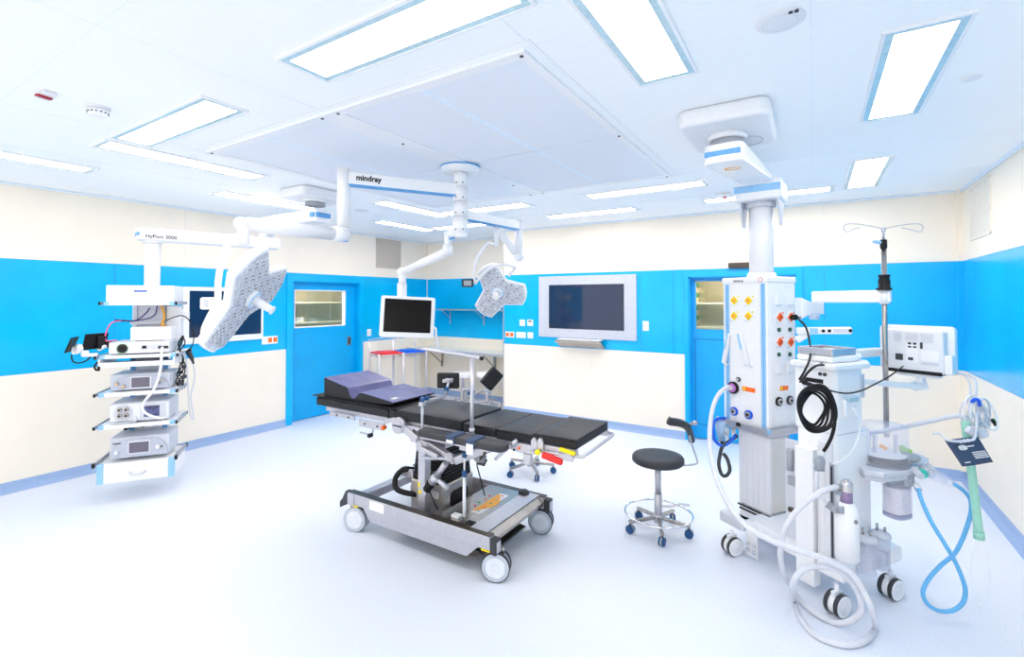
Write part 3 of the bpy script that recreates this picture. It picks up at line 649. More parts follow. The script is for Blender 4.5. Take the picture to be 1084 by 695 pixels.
# side supports
def side_support(base, elbow, joint, top, padc, R, size, lab):
    m = MB(); m.cyl((base[0], base[1], 0.84), base, 0.011, n=14); m.box((base[0], base[1], 0.87), (0.05, 0.045, 0.05), 0.005)
    m.bar(elbow, joint, 0.03, 0.022, 0.004); m.cyl(joint, top, 0.010, n=12); m.cyl(Vector(top) - R @ Vector((0.03, 0, 0)), Vector(top) + R @ Vector((0.03, 0, 0)), 0.014, n=14)
    m.box(Vector(elbow) - Vector((0, 0, 0.012)), (0.045, 0.04, 0.03), 0.004)
    o = part('side_support', m, M_STEELL, T, lab)
    m = MB(); m.box(padc, size, 0.014, R, seg=3); part('pad', m, M_PAD2, o)
    m = MB(); m.box(Vector(padc) + R @ Vector((0, (-1 if size[0] > 0.15 else 1)*(size[1]/2+0.006), 0)), (size[0]*0.45, 0.012, size[2]*0.2), 0.002, R); part('pad_plate', m, M_STEELL, o)
    for q in (Vector(elbow) + Vector((0.0, 0, 0.018)), Vector(elbow)*0.82 + Vector(joint)*0.18 + Vector((0, 0, 0.018)), Vector(joint)*0.6 + Vector(top)*0.4)[:3 if size[0] > 0.15 else 2]:
        m = MB(); m.cyl(q - Vector((0.0, 0.012, 0)), q + Vector((0, 0.012, 0.008)), 0.019, n=14); part('knob', m, M_WBLUE, o)
    return o
b0 = Vector((-2.507, 2.72, 1.09))
side_support(b0, b0, W(471, 419, 3.78), W(475.5, 402, 3.80), W(474.5, 402.5, 3.86), Matrix.Rotation(YAW-0.1, 3, 'Z'), (0.18, 0.035, 0.125), 'arm with a black rectangular pad turned away')
b1 = WY(498, 421, 3.31)
side_support(b1, b1 + Vector((0, 0, 0.02)), W(510, 414, 4.1), W(517, 414, 4.16), W(520.5, 400.5, 4.05), Matrix.Rotation(YAW+0.35, 3, 'Z') @ Matrix.Rotation(0.75, 3, 'Y'), (0.125, 0.055, 0.17), 'arm with a black pad tilted on its corner')
m = MB()
for a, b_ in ((W(489, 413, 3.95), W(489, 424, 3.95)), (W(489, 413, 3.95), W(500, 412, 4.0)), (W(493, 426, 4.0), W(493, 412, 4.0))): m.bar(a, b_, 0.022, 0.022, 0.004)
part('accessory_clamp', m, M_STEELL, T)
# pedestal column
m = MB(); m.b(-2.78, -2.44, 2.88, 3.27, 0.14, 0.42, 0.012, seg=3); pc = part('pedestal', m, M_PEDE, T)
m = MB(); m.prism(rrect(0.22, 0.12, 0.04, 5), 0, 0.006, frame((-2.441, 3.08, 0.29), (0, 1, 0), (0, 0, 1), (1, 0, 0)), 0.002); part('hand_recess', m, M_BLACK, pc)
m = MB(); m.b(-2.62, -2.48, 2.873, 2.881, 0.32, 0.37); part('label_plate', m, M_WHITE2, pc)
m = MB()
for x, z, w_ in ((-2.605, 0.355, 0.06), (-2.605, 0.342, 0.045)): m.b(x, x+w_, 2.8715, 2.873, z, z+0.006)
m.b(-2.515, -2.503, 2.8715, 2.873, 0.35, 0.362); part('label_print', m, M_GREY, pc)
m = MB(); nb = 11
for k in range(nb):
    z = 0.42 + k*0.027; g = 0.0 if k % 2 else 0.0
    m.prism(rrect(0.325-0.004*k, 0.375-0.004*k, 0.03, 4), 0, 0.022, Matrix.Translation((-2.61, 3.075, z)), 0.004)
    m.prism(rrect(0.29-0.004*k, 0.34-0.004*k, 0.03, 4), 0.022, 0.030, Matrix.Translation((-2.61, 3.075, z)))
part('bellows', m, M_BLACK, T)
m = MB(); m.b(-2.77, -2.40, 2.86, 3.24, 0.72, 0.80, 0.01); m.b(-2.72, -2.5, 2.9, 3.2, 0.80, 0.876, 0.008); m.b(-2.50, -1.95, 2.88, 2.94, 0.80, 0.86, 0.006); m.b(-2.50, -1.95, 3.12, 3.18, 0.80, 0.86, 0.006)
part('column_head', m, M_STEELL, T)
m = MB(); m.b(-2.587, -2.517, 2.76, 2.83, 0.20, 0.745, 0.005)
vb = part('guide_post', m, M_STEELL, T)
for z, x0, x1 in ((0.43, -2.584, -2.565), (0.385, -2.58, -2.53)):
    m = MB(); m.b(x0, x1, 2.7585, 2.7605, z, z+(0.04 if z > 0.4 else 0.025)); part('yellow_sticker', m, M_YEL, vb)
m = MB(); m.cyl((-2.55, 2.75, 0.745), (-2.55, 2.84, 0.745), 0.05, n=24); m.cyl((-2.55, 2.74, 0.745), (-2.55, 2.75, 0.745), 0.028, n=20); m.bar((-2.55, 2.79, 0.75), (-2.62, 2.78, 0.86), 0.05, 0.05, 0.01)
part('pivot', m, M_STEELL, vb)
# lift links
m = MB(); P_ = lambda x, y, Y_: WY(370+x/5.347, 430+y/5.347, Y_)
A_, B_, C_ = P_(440, 210, 2.80), P_(595, 305, 2.78), P_(735, 225, 2.80)
m.bar(A_, B_, 0.05, 0.06, 0.008); m.bar(B_, C_ + Vector((0.1, 0.15, 0)), 0.05, 0.06, 0.008); m.bar(A_ + Vector((0, 0.3, 0)), B_ + Vector((0, 0.3, 0)), 0.05, 0.05, 0.008)
m.bar(P_(400, 235, 2.74), P_(500, 285, 2.74), 0.02, 0.04, 0.01); m.bar(P_(410, 290, 2.76), P_(560, 295, 2.74), 0.02, 0.026, 0.008); m.cyl(P_(560, 285, 2.72), P_(560, 285, 2.82), 0.03, n=20)
m.cyl(P_(560, 285, 2.715), P_(560, 285, 2.72), 0.018, n=20)
part('lift_link', m, M_STEELL, T)
for (a, b_, c_) in ((P_(545, 320, 2.74), P_(470, 410, 2.74), P_(430, 480, 2.76)),):
    m = MB(); m.cyl(a, a.lerp(c_, 0.45), 0.022, n=16); m.cyl(a.lerp(c_, 0.42), a.lerp(c_, 0.66), 0.034, n=20); m.cyl(c_ + Vector((0, -0.02, 0)), c_ + Vector((0, 0.02, 0)), 0.025, n=16); m.cyl(a.lerp(c_, 0.5) , a.lerp(c_, 0.5) + Vector((0.12, -0.01, -0.05)), 0.02, n=14)
    ac = part('actuator', m, M_STEELL, T)
    m = MB()
    for k in range(6): m.lathe([(0.02, 0), (0.032, 0.006), (0.02, 0.012)], a.lerp(c_, 0.66+0.05*k), c_-a, 18)
    m.cyl(a.lerp(c_, 0.64), a.lerp(c_, 0.97), 0.018, n=14); part('rubber_boot', m, M_BLACK, ac)
m = MB(); m.cyl((-2.10, 2.71, 0.34), (-2.10, 2.71, 0.62), 0.012, n=14); m.cyl((-2.10, 2.71, 0.62), (-2.10, 2.71, 0.66), 0.017, n=14, mi=1); m.cyl((-2.10, 2.71, 0.76), (-2.085, 2.70, 0.80), 0.018, n=14, mi=1); m.cyl((-2.10, 2.71, 0.66), (-2.10, 2.71, 0.84), 0.007, n=10)
part('hanging_rod', m, [M_WHITE, M_WBLUE], T)
m = MB(); q = P_(740, 290, 2.9); m.box(q, (0.07, 0.06, 0.07), 0.01, Matrix.Rotation(0.5, 3, 'Y')); m.bar(P_(735, 300, 2.88), P_(780, 240, 2.86), 0.016, 0.03, 0.003, mi=1); m.bar(P_(720, 320, 2.88), P_(765, 330, 2.86), 0.012, 0.02, 0.003, mi=1)
m.cyl(P_(775, 300, 2.84), P_(765, 325, 2.84), 0.008, n=8, mi=1)
part('hose_clamp', m, [M_GREY, M_BROWNK], T)
m = MB(); m.tube([P_(720, 330, 2.86), P_(735, 385, 2.86), P_(752, 450, 2.9), P_(765, 505, 2.95)], 0.005, 6); m.tube([P_(440, 420, 2.78), P_(465, 510, 2.74), P_(500, 585, 2.78)], 0.005, 6); part('cable', m, M_BLACK, T)
# black bumper loop behind the pedestal
m = MB(); q = [W(440, 497, 4.0), W(427, 497, 4.0), W(419, 505, 3.97), W(419, 516, 3.92), W(428, 521, 3.90), W(441, 523, 3.90)]
m.tube(q, 0.022, 10, 4); lp = part('bumper_loop', m, M_BLACK, T)
m = MB(); m.box(W(433, 499, 4.02), (0.14, 0.06, 0.07), 0.008); part('bumper_mount', m, M_STEELL, lp)
# chassis
m = MB()
for y0, y1 in ((2.635, 2.70), (3.38, 3.445)):
    m.b(-3.24, -1.83, y0, y1, 0.205, 0.295, 0.005); m.b(-3.24, -1.83, y0+0.004, y1-0.004, 0.294, 0.299, 0.001, mi=1)
    Fy = frame((0, y1-0.008, 0), (1, 0, 0), (0, 0, 1), (0, -1, 0)); m.prism([(-2.99, 0.115), (-2.03, 0.115), (-1.93, 0.205), (-3.06, 0.205)], 0, 0.05, Fy)
part('side_beam', m, [M_STEELL, M_BROWNK], T)
m = MB(); m.b(-3.18, -3.10, 2.70, 3.38, 0.215, 0.285, 0.004); m.b(-2.85, -2.33, 2.70, 3.38, 0.125, 0.145, 0.003, mi=0); m.prism([(-2.44, 0.15), (-2.33, 0.15), (-2.33, 0.27), (-2.40, 0.25)], 0, 0.28, frame((0, 3.22, 0), (1, 0, 0), (0, 0, 1), (0, -1, 0)), 0.003, mi=0); m.b(-2.345, -2.335, 2.70, 3.38, 0.13, 0.27, 0.002, mi=1)
part('chassis_pan', m, [M_STEELL, M_BROWNK], T)
m = MB(); Fy = frame((0, 3.40, 0), (1, 0, 0), (0, 0, 1), (0, -1, 0))
m.prism([(-2.34, 0.262), (-1.90, 0.262), (-1.835, 0.235), (-1.83, 0.262), (-1.90, 0.298), (-2.34, 0.298)], 0, 0.72, Fy, 0.003)
dk = part('deck_plate', m, M_STEEL, T)
m = MB(); m.b(-2.02, -1.88, 2.68, 3.40, 0.298, 0.303, 0.001); part('deck_strip', m, M_STEELL, dk)
pts = [(-0.19 + 0.38*k/14, 0.10*math.sin(math.pi*k/14)) for k in range(15)]
m = MB(); m.prism([(x, -y) for x, y in pts][::-1], 0, 0.001, frame((-2.17, 3.07, 0.2985), (0, 1, 0), (-1, 0, 0), (0, 0, 1)).copy()); part('orange_symbol_label', m, M_AMB, dk)
m = MB(); m.b(-2.165, -2.085, 2.87, 3.27, 0.2985, 0.2992); part('button_label', m, M_WHITE2, dk)
m = MB()
m.bm.free()
for k in range(5):
    m = MB(); m.cyl((-2.125, 2.91+0.08*k, 0.2992), (-2.125, 2.91+0.08*k, 0.3002), 0.010, n=12); part('button_symbol', m, (M_GREY, M_RED, M_GREEN)[k % 3], dk)
for k in range(4):
    m = MB(); m.box((-2.20 - 0.012*(k % 2), 2.97+0.07*k, 0.3003), (0.018, 0.022, 0.001)); part('picture_symbol', m, (M_RED, M_GREEN, M_ORG)[k % 3], dk)
m = MB(); m.lathe([(0.045, 0), (0.042, 0.02), (0.03, 0.032), (0, 0.034)], (-2.0, 3.36, 0.298)); part('cap', m, M_GREYD, dk)
m = MB(); m.box((-2.20, 2.75, 0.308), (0.07, 0.05, 0.02), 0.004); part('switch_plate', m, M_WHITE, dk)
m = MB(); m.box((-2.06, 2.73, 0.301), (0.06, 0.05, 0.005), 0.001); part('black_plate', m, M_BLACK, dk)
m = MB(); Fy = frame((0, 3.31, 0), (1, 0, 0), (0, 0, 1), (0, -1, 0)); m.prism([(-2.16, 0.05), (-1.98, 0.05), (-1.955, 0.065), (-1.955, 0.075), (-2.16, 0.11)], 0, 0.50, Fy, 0.004)
m.prism([(-2.15, 0.05), (-2.02, 0.07), (-1.98, 0.115), (-2.15, 0.12)], 0, 0.06, frame((0, 2.80, 0), (1, 0, 0), (0, 0, 1), (0, -1, 0)), 0.003)
part('toe_guard', m, M_BROWNK, T)
for y in (2.665, 3.41):
    m = MB(); m.b(-1.83, -1.78, y-0.035, y+0.035, 0.185, 0.285, 0.008); m.b(-1.782, -1.776, y-0.022, y+0.022, 0.20, 0.27, 0.002, mi=1)
    part('corner_block', m, [M_GREYD, M_STEELL], T)
m = MB(); m.prism([(0, 0.02), (0.1, 0.07), (0.1, 0.16), (0.07, 0.17), (0.03, 0.10), (0.0, 0.07)], 0, 0.05, frame((-3.345, 2.69, 0.125), (1, 0, 0), (0, 0, 1), (0, -1, 0)), 0.004); part('front_bracket', m, M_GREYD, T)
m = MB(); m.b(-3.235, -3.16, 2.628, 2.636, 0.20, 0.29, 0.002); m.b(-3.19, -3.12, 2.63, 2.69, 0.195, 0.205, 0.002, mi=1); m.b(-2.98, -2.82, 2.632, 2.636, 0.215, 0.285, 0.001, mi=2); part('chassis_label', m, [M_STEELL, M_YEL, M_WHITE], T)
m = MB(); m.b(-1.90, -1.83, 2.63, 2.66, 0.196, 0.206, 0.002); part('yellow_mark', m, M_YEL, T)
M_WHG = mat('grey_wheel_plastic', (190, 198, 210), 0.4); M_WHH = mat('pale_wheel_cover', (222, 227, 235), 0.4)
twin_castor(T, -3.155, 2.66, 0.098, 0.028, math.pi/2 + 0.35, M_WHG, M_WHH, 0.21, gap=0.03, thread=M_GREY)
twin_castor(T, -1.815, 2.69, 0.098, 0.028, math.pi/2 + 0.42, M_WHG, M_WHH, 0.21, gap=0.03)
twin_castor(T, -1.875, 3.42, 0.098, 0.028, math.pi/2 + 0.30, M_WHG, M_WHH, 0.21, gap=0.03)
twin_castor(T, -3.155, 3.42, 0.098, 0.028, math.pi/2 + 0.35, M_WHG, M_WHH, 0.21, gap=0.03)
# wedge cushion
prof = [(-3.735, 1.001), (-3.735, 1.160), (-3.725, 1.168), (-3.43, 1.112), (-3.41, 1.100), (-3.385, 1.05), (-3.36, 1.026), (-3.335, 1.022), (-3.305, 1.045), (-3.27, 1.075), (-3.245, 1.082), (-3.10, 1.068), (-2.885, 1.046), (-2.872, 1.036), (-2.872, 1.026), (-2.89, 1.016), (-3.15, 1.001)]
m = MB(); m.prism(prof, 0, 0.50, frame((0, 3.27, 0), (1, 0, 0), (0, 0, 1), (0, -1, 0)), 0.005)
m.bm.normal_update()
for f in m.bm.faces: f.material_index = 0 if f.normal.z > 0.1 or (abs(f.normal.y) < 0.5 and -3.45 < f.calc_center_median().x < -3.22) else 1
wc = single('wedge_cushion', m, [M_NAVY, M_PAD2], 'slate blue contoured wedge cushion lying on the head end of the operating table', 'cushion')
m = MB(); m.box((-2.93, 2.845, 1.0525), (0.035, 0.06, 0.002), R=Matrix.Rotation(0.1, 3, 'Y')); part('white_label', m, M_WHITE, wc)

# ================================================================== STOOLS
def stool(name, label, loc, seat_z, r, seat_m, arms_ang, castor_m, ring=False, back=False, seat_h=0.06, base_r=0.235, steel=M_STEEL, cat='stool'):
    o = thing(name, label, cat, loc); x, y = loc[0], loc[1]; V = lambda a, rr, z: Vector((x + rr*math.cos(a), y + rr*math.sin(a), z))
    m = MB(); m.lathe([(0, 0), (r*0.94, 0.0), (r, 0.012), (r, seat_h-0.02), (r*0.95, seat_h-0.004), (r*0.7, seat_h), (0, seat_h+0.002)], (x, y, seat_z-seat_h), n=44)
    part('seat', m, seat_m, o)
    m = MB(); m.cyl((x, y, 0.09), (x, y, 0.30), 0.030, n=20); m.cyl((x, y, 0.29), (x, y, seat_z-seat_h), 0.025, n=18); m.cyl((x, y, seat_z-seat_h-0.012), (x, y, seat_z-seat_h), 0.06, n=20); m.cyl((x, y, 0.075), (x, y, 0.135), 0.035, n=20)
    part('gas_column', m, M_STEELL, o)
    for k in range(5):
        a = arms_ang + 2*math.pi*k/5
        m = MB(); m.bar(V(a, 0.02, 0.112), V(a, base_r+0.012, 0.088), 0.03, 0.024, 0.004); m.cyl(V(a, base_r, 0.06), V(a, base_r, 0.10), 0.01, n=10); leg = part('leg', m, steel, o)
        twin_castor(leg, *V(a, base_r, 0)[:2], 0.03, 0.014, a + 0.9 + k*0.7, castor_m, castor_m, 0.07, gap=0.014, thread=M_GREY, fork=M_GREY) if False else None
        c = V(a, base_r, 0.032); aa = Vector((math.cos(a+0.6+k*0.5), math.sin(a+0.6+k*0.5), 0)); m = MB()
        for s_ in (-1, 1): m.cyl(c + aa*s_*0.005, c + aa*s_*0.021, 0.032, n=20, mi=0); m.cyl(c + aa*s_*0.021, c + aa*s_*0.024, 0.026, 0.022, n=20, mi=0)
        m.cyl(c - aa*0.006, c + aa*0.006, 0.034, n=20, mi=1); part('castor', m, [castor_m, M_GREY], leg)
    if ring:
        m = MB(); m.torus((x, y, 0.145), 0.262, 0.009, n=48); part('foot_ring', m, M_CHROME, o)
        m = MB(); a = 0.30; m.tube([V(a+0.2, 0.03, 0.20), V(a+0.1, 0.10, 0.205), V(a+0.02, 0.18, 0.235)], 0.008, 8); m.bar(V(a, 0.16, 0.235), V(a-0.04, 0.24, 0.235), 0.035, 0.006, 0.002); part('height_lever', m, M_STEELL, o)
    if back:
        t = (CF.x*x + CF.y*y)
        m = MB(); m.tube([W(716, 492, t), W(728, 492, t+0.02), W(737, 490.5, t+0.03), W(738, 487, t+0.03), W(735, 478, t+0.03), W(731, 466, t+0.02), W(730, 461, t)], 0.0085, 10, 3); bs = part('back_bar', m, M_STEELL, o)
        m = MB(); ctr = [(707, 446, t-0.10), (710, 447.5, t-0.10), (717, 448, t-0.07), (724, 449.5, t-0.02), (729, 453, t+0.05), (731.5, 459, t+0.12), (732, 462, t+0.14)]
        m.tube([W(*c) for c in ctr], 0.026, 14, 4)
        cz = W(720, 450, t).z
        for v in m.bm.verts: v.co.z = cz + (v.co.z-cz)*1.25
        bp = part('backrest', m, M_PAD, o)
        m = MB(); m.cyl(W(733, 448, t), W(737, 447, t+0.02), 0.018, n=14); m.cyl(W(730, 449, t+0.02), W(733.5, 448, t), 0.01, n=10); part('knob', m, M_STEELL, bs)
    return o
stool('stool', 'round charcoal stool with curved backrest and chrome foot ring right of the operating table', (-1.085, 3.94, 0), 0.61, 0.203, M_PAD, math.radians(-140), M_WBLUE, True, True)
h0 = WZ(561, 489, 0.11)
stool('stool', 'stool with blue castors mostly hidden behind the foot of the operating table', (h0.x, h0.y, 0), 0.585, 0.17, M_PAD, math.radians(-115), M_WBLUE, base_r=0.25)
for px, t, lab in ((490, 8.6, 'white round stool under the worktop, left of the tall table post'), (515.5, 8.35, 'white round stool under the worktop, right of the tall table post')):
    p = W(px, 393, t); stool('stool', lab, (p.x, p.y, 0), p.z, 0.185, M_WHITE, 0.4, M_WHITE2, seat_h=0.09, steel=M_STEELL)

# ================================================================== WASTE SACK TROLLEY
p1, p2 = W(409, 371, 7.85), W(434, 367.5, 8.1); d = (p2-p1); d.z = 0; d.normalize(); e = Vector((-d.y, d.x, 0)); zc = 0.985
o = thing('waste_trolley', 'wire waste sack trolley with a red and a blue lid in front of the niche', 'trolley', ((p1.x+p2.x)/2, (p1.y+p2.y)/2, 0))
hw = 0.2
for k, (c, ml, nm) in enumerate(((Vector((p1.x, p1.y, 0)), M_RED, 'red_lid'), (Vector((p2.x, p2.y, 0)), M_DBLUE, 'blue_lid'))):
    m = MB(); Mf = frame((c.x, c.y, zc), d, e, UP); m.prism(rrect(0.41, 0.44, 0.05), 0, 0.022, Mf, 0.006); m.prism(rrect(0.28, 0.31, 0.04), 0.022, 0.034, Mf, 0.005); part(nm, m, ml, o)
    m = MB()
    for sx, sy in ((-1, -1), (1, -1), (1, 1), (-1, 1)):
        q = c + d*sx*hw + e*sy*hw; m.cyl((q.x, q.y, 0.06), (q.x, q.y, 1.0 if sy < 0 else 1.17), 0.011, n=10); m.sph((q.x, q.y, 0.035), 0.035, n=10)
    for z in (0.16, 0.95): m.tube([c + d*sx*hw + e*sy*hw + UP*z for sx, sy in ((-1, -1), (1, -1), (1, 1), (-1, 1))], 0.006, 6, 1, True)
    m.tube([c - d*hw + e*hw + UP*1.15, c - d*hw + e*hw + UP*1.20, c + d*hw*0.8 + e*hw + UP*1.22, c + d*hw + e*hw + UP*1.13], 0.007, 6)
    part('wire_frame', m, M_STEELL, o)
    m = MB(); m.prism(rrect(0.33, 0.33, 0.08), 0.2, 0.94, frame((c.x, c.y, 0), d, e, UP), 0.02); part('sack', m, mat('thin_clear_film', (240, 236, 226), 0.4, alpha=0.12), o)
# ================================================================== LEFT PENDANT AND EQUIPMENT TOWER
TO = Vector((-5.5, 1.71, 0)); TU = Vector((0.573, 0.8196, 0)); TV = Vector((-0.8196, 0.573, 0))
TM = frame(TO, TU, TV, UP)
def mt(): return MB(TM)
L = thing('equipment_pendant', 'white ceiling pendant with a stack of equipment shelves in front of the left wall', 'ceiling pendant', TM @ Vector((0.29, 0.42, 0)))
def mount_box(o, cx, cy, sx, sy, zb, rot=0.0):
    m = MB(); m.prism(rrect(sx, sy, 0.07, 6), zb-H, -0.001, Matrix.Translation((cx, cy, H)) @ Matrix.Rotation(rot, 4, 'Z'), 0.03, seg=4); part('ceiling_mount', m, M_WHITE2, o)
    m = MB(); m.cyl((cx, cy, zb-0.02), (cx, cy, zb+0.005), 0.125, n=36); m.cyl((cx, cy, zb-0.055), (cx, cy, zb-0.018), 0.10, n=36, mi=1); part('bearing', m, [M_WHITE, M_GREY], o)
mount_box(L, -4.44, 3.17, 0.44, 0.58, 2.90)
def arm_box(o, p0, p1, wd, z0, z1, name='arm', over=0.12, bev=0.03, blue0=True, blue1=False, ring=None):
    p0 = Vector((p0[0], p0[1], 0)); p1 = Vector((p1[0], p1[1], 0)); d = (p1-p0).normalized(); n = Vector((-d.y, d.x, 0)); Ln = (p1-p0).length + 2*over; hh = z1-z0
    m = MB(frame(p0 - d*over, d, n, UP)); m.prism(rrect(Ln, wd, min(0.06, wd*0.3), 5, Ln/2, 0), z0, z1, None, bev*0.5, seg=3)
    a = part(name, m, M_WHITE, o)
    for flag, x in ((blue0, -0.004), (blue1, Ln-0.012)):
        if flag:
            m = MB(frame(p0 - d*over, d, n, UP)); m.b(x, x+0.016, -wd*0.44, wd*0.44, z0+hh*0.35, z0+hh*0.62, 0.004); part('blue_band', m, M_SKYB, a)
    return a, d, n
a1, d_, n_ = arm_box(L, (-4.44, 3.18), (-5.42, 3.23), 0.20, 2.67, 2.80, 'upper_arm', blue0=False)
m = MB(); m.b(-4.325, -4.305, 3.09, 3.26, 2.712, 2.762, 0.004); m.b(-4.40, -4.34, 3.072, 3.085, 2.712, 2.762, 0.003); part('blue_band', m, M_SKYB, a1)
m = MB(); m.torus((-4.62, 3.22, 2.6595), 0.045, 0.004, n=28); part('orange_ring', m, M_AMB, a1)
tc = TM @ Vector((0.29, 0.40, 0))
m = MB(); m.cyl((-5.42, 3.23, 2.57), (-5.42, 3.23, 2.67), 0.075, n=28)
for k in range(5): m.lathe([(0.075, 0), (0.085, 0.006), (0.085, 0.01), (0.075, 0.016)], (-5.42, 3.23, 2.575+k*0.018))
part('swivel_joint', m, M_GREYL, L)
a2, d_, n_ = arm_box(L, (-5.42, 3.23), (tc.x, tc.y), 0.20, 2.455, 2.575, 'lower_arm', blue0=False, blue1=True, over=0.13)
e0 = Vector((tc.x, tc.y, 0)) + d_*0.075 + n_*0.1005
lettering('HyPort 3000', 0.05, e0 + UP*2.475, -d_, UP, M_GREYD, a2, bold=0.001)
m = MB(); m.cyl((tc.x, tc.y, 2.43), (tc.x, tc.y, 2.458), 0.082, n=32); m.cyl((tc.x, tc.y, 1.95), (tc.x, tc.y, 2.435), 0.067, n=36); part('column', m, M_WHITE, L)
# spine with blue rails
m = mt(); m.b(0.14, 0.44, 0.36, 0.48, 0.37, 2.00, 0.01); sp = part('spine', m, M_WHITE2, L)
for x in (0.155, 0.425):
    m = mt(); m.b(x-0.02, x+0.02, 0.345, 0.362, 0.37, 1.33, 0.003); part('blue_rail', m, M_SKYB, sp)
m = mt(); m.b(0.16, 0.42, 0.33, 0.36, 1.45, 1.82, 0.005); 
for x in (0.18, 0.40): m.b(x-0.012, x+0.012, 0.31, 0.335, 1.5, 1.82)
m.b(0.14, 0.44, 0.30, 0.36, 1.62, 1.66, 0.004); part('cable_panel', m, M_GREYL, sp)
def shelf(z, th=0.035, x0=0.0, x1=0.58, y0=0.0, y1=0.45, rails=True, blue=True):
    m = mt(); m.b(x0, x1, y0, y1, z-th, z, 0.004); s_ = part('shelf', m, M_WHITE, L)
    if blue:
        for a, b_ in ((x0-0.001, x0+0.04), (x1-0.04, x1+0.001)):
            m = mt(); m.b(a, b_, y0-0.0015, y0+0.05, z-th-0.001, z+0.001, 0.002); part('blue_corner', m, M_LBLUE, s_)
    if rails:
        for x in (x0-0.022, x1+0.022):
            m = mt(); m.b(x-0.006, x+0.006, y0-0.03, y1-0.05, z-0.028, z+0.002, 0.002); m.b(x-0.008, x+0.008, y0-0.035, y0-0.018, z-0.028, z+0.002, 0.003, mi=1); m.b(x-0.008, x+0.008, y1-0.06, y1-0.045, z-0.028, z+0.002, 0.003, mi=1)
            for yy in (y0+0.06, y1-0.12): m.b(min(x, x0 if x < x0 else x1), max(x, x0 if x < x0 else x1), yy-0.012, yy+0.012, z-0.022, z-0.006)
            part('side_rail', m, [M_GREY, M_BLACK], s_)
    return s_
shelf(0.715); shelf(1.01); shelf(1.35, 0.03); shelf(1.84, 0.03, 0.02, 0.56, 0.02)
# drawer unit at the bottom
m = mt(); m.b(0, 0.58, 0.0, 0.45, 0.365, 0.315, 0.003); m.b(0, 0.012, 0, 0.45, 0.20, 0.365); m.b(0.568, 0.58, 0, 0.45, 0.20, 0.365); m.b(0.012, 0.568, 0.43, 0.45, 0.20, 0.365); m.b(0, 0.58, 0.0, 0.45, 0.19, 0.20)
du = part('drawer_case', m, M_WHITE, L)
m = mt(); m.b(0.045, 0.535, -0.006, 0.014, 0.20, 0.355, 0.004); m.b(0.05, 0.53, 0.014, 0.42, 0.205, 0.30); part('drawer_front', m, M_WHITE, du)
m = mt(); m.tube([(0.24, -0.008, 0.275), (0.255, -0.03, 0.262), (0.30, -0.036, 0.258), (0.345, -0.03, 0.262), (0.36, -0.008, 0.275)], 0.009, 8); part('handle', m, M_GREYL, du)
for a, b_ in ((-0.004, 0.045), (0.535, 0.584)):
    m = mt(); m.b(a, b_, -0.008, 0.03, 0.188, 0.368, 0.004); part('blue_corner', m, M_LBLUE, du)
for x in (-0.022, 0.602):
    m = mt(); m.b(x-0.006, x+0.006, -0.03, 0.40, 0.355, 0.385, 0.002); m.b(x-0.011, x+0.011, -0.035, -0.012, 0.35, 0.39, 0.003, mi=1); m.b(x-0.011, x+0.011, 0.38, 0.405, 0.35, 0.39, 0.003, mi=1)
    m.b(min(x, 0 if x < 0 else 0.58), max(x, 0 if x < 0 else 0.58), 0.1, 0.13, 0.36, 0.38); part('side_rail', m, [M_GREY, M_BLACK], du)
# keyboard pull-out under the fourth shelf
m = mt(); m.b(0.01, 0.57, -0.02, 0.40, 1.245, 1.258, 0.003); m.b(0.01, 0.57, -0.03, -0.018, 1.245, 1.29, 0.004); m.b(0.0, 0.012, -0.03, 0.40, 1.245, 1.32); m.b(0.568, 0.58, -0.03, 0.40, 1.245, 1.32)
kt = part('keyboard_tray', m, M_WHITE, L)
m = mt(); m.b(0.0, 0.02, -0.045, -0.028, 1.22, 1.26, 0.004); m.tube([(0.0, -0.04, 1.3), (-0.012, -0.06, 1.26), (0.0, -0.05, 1.225)], 0.008, 6); part('black_hook', m, M_BLACK, kt)
m = mt(); m.b(0.04, 0.52, 0.0, 0.17, 1.259, 1.28, 0.004); single('keyboard', m, M_GREYL, 'light grey keyboard lying in the pull-out tray of the equipment tower', 'keyboard')
# bracket right side for the wall of cables
m = mt(); m.b(0.44, 0.56, 0.30, 0.42, 1.44, 1.80, 0.006); m.b(0.56, 0.62, 0.32, 0.38, 1.66, 1.74, 0.006); part('side_bracket', m, M_WHITE2, L)
# ---- devices
def processor(name, label, x0, x1, y0, z0, h_, dp, panel=True, kind=0):
    o = thing(name, label, 'medical device', TM @ Vector(((x0+x1)/2, y0+dp/2, z0)))
    m = mt(); m.b(x0, x1, y0, y0+dp, z0+0.008, z0+h_, 0.006)
    for x in (x0+0.03, x1-0.03):
        for y in (y0+0.03, y0+dp-0.03): m.cyl((x, y, z0), (x, y, z0+0.01), 0.012, n=12)
    part('housing', m, M_GREYL, o)
    w_ = x1-x0; n = 14
    if kind == 0:
        out = [(w_*0.04, 0.012), (w_*0.96, 0.012)]
        out += [(w_*0.985 - w_*0.30*(1-math.cos(math.pi/2*k/n)), 0.02 + (h_-0.035)*math.sin(math.pi/2*k/n)) for k in range(n+1)]
        out += [(w_*0.30 - w_*0.285*math.sin(math.pi/2*k/n), 0.02 + (h_-0.035)*math.cos(math.pi/2*k/n)) for k in range(n+1)]
        m = MB(TM); m.prism(out, 0, 0.018, frame((x0, y0, z0), (1, 0, 0), (0, 0, 1), (0, -1, 0)), 0.004); part('front_panel', m, M_GREY if False else mat('blue_grey_front_panel', (184, 190, 206), 0.4), o)
    else:
        m = MB(TM); m.prism(rrect(w_*0.98, h_*0.86, 0.015, 4, w_/2, h_/2+0.004), 0, 0.014, frame((x0, y0, z0), (1, 0, 0), (0, 0, 1), (0, -1, 0)), 0.003); part('front_panel', m, M_WHITE2, o)
    return o, w_
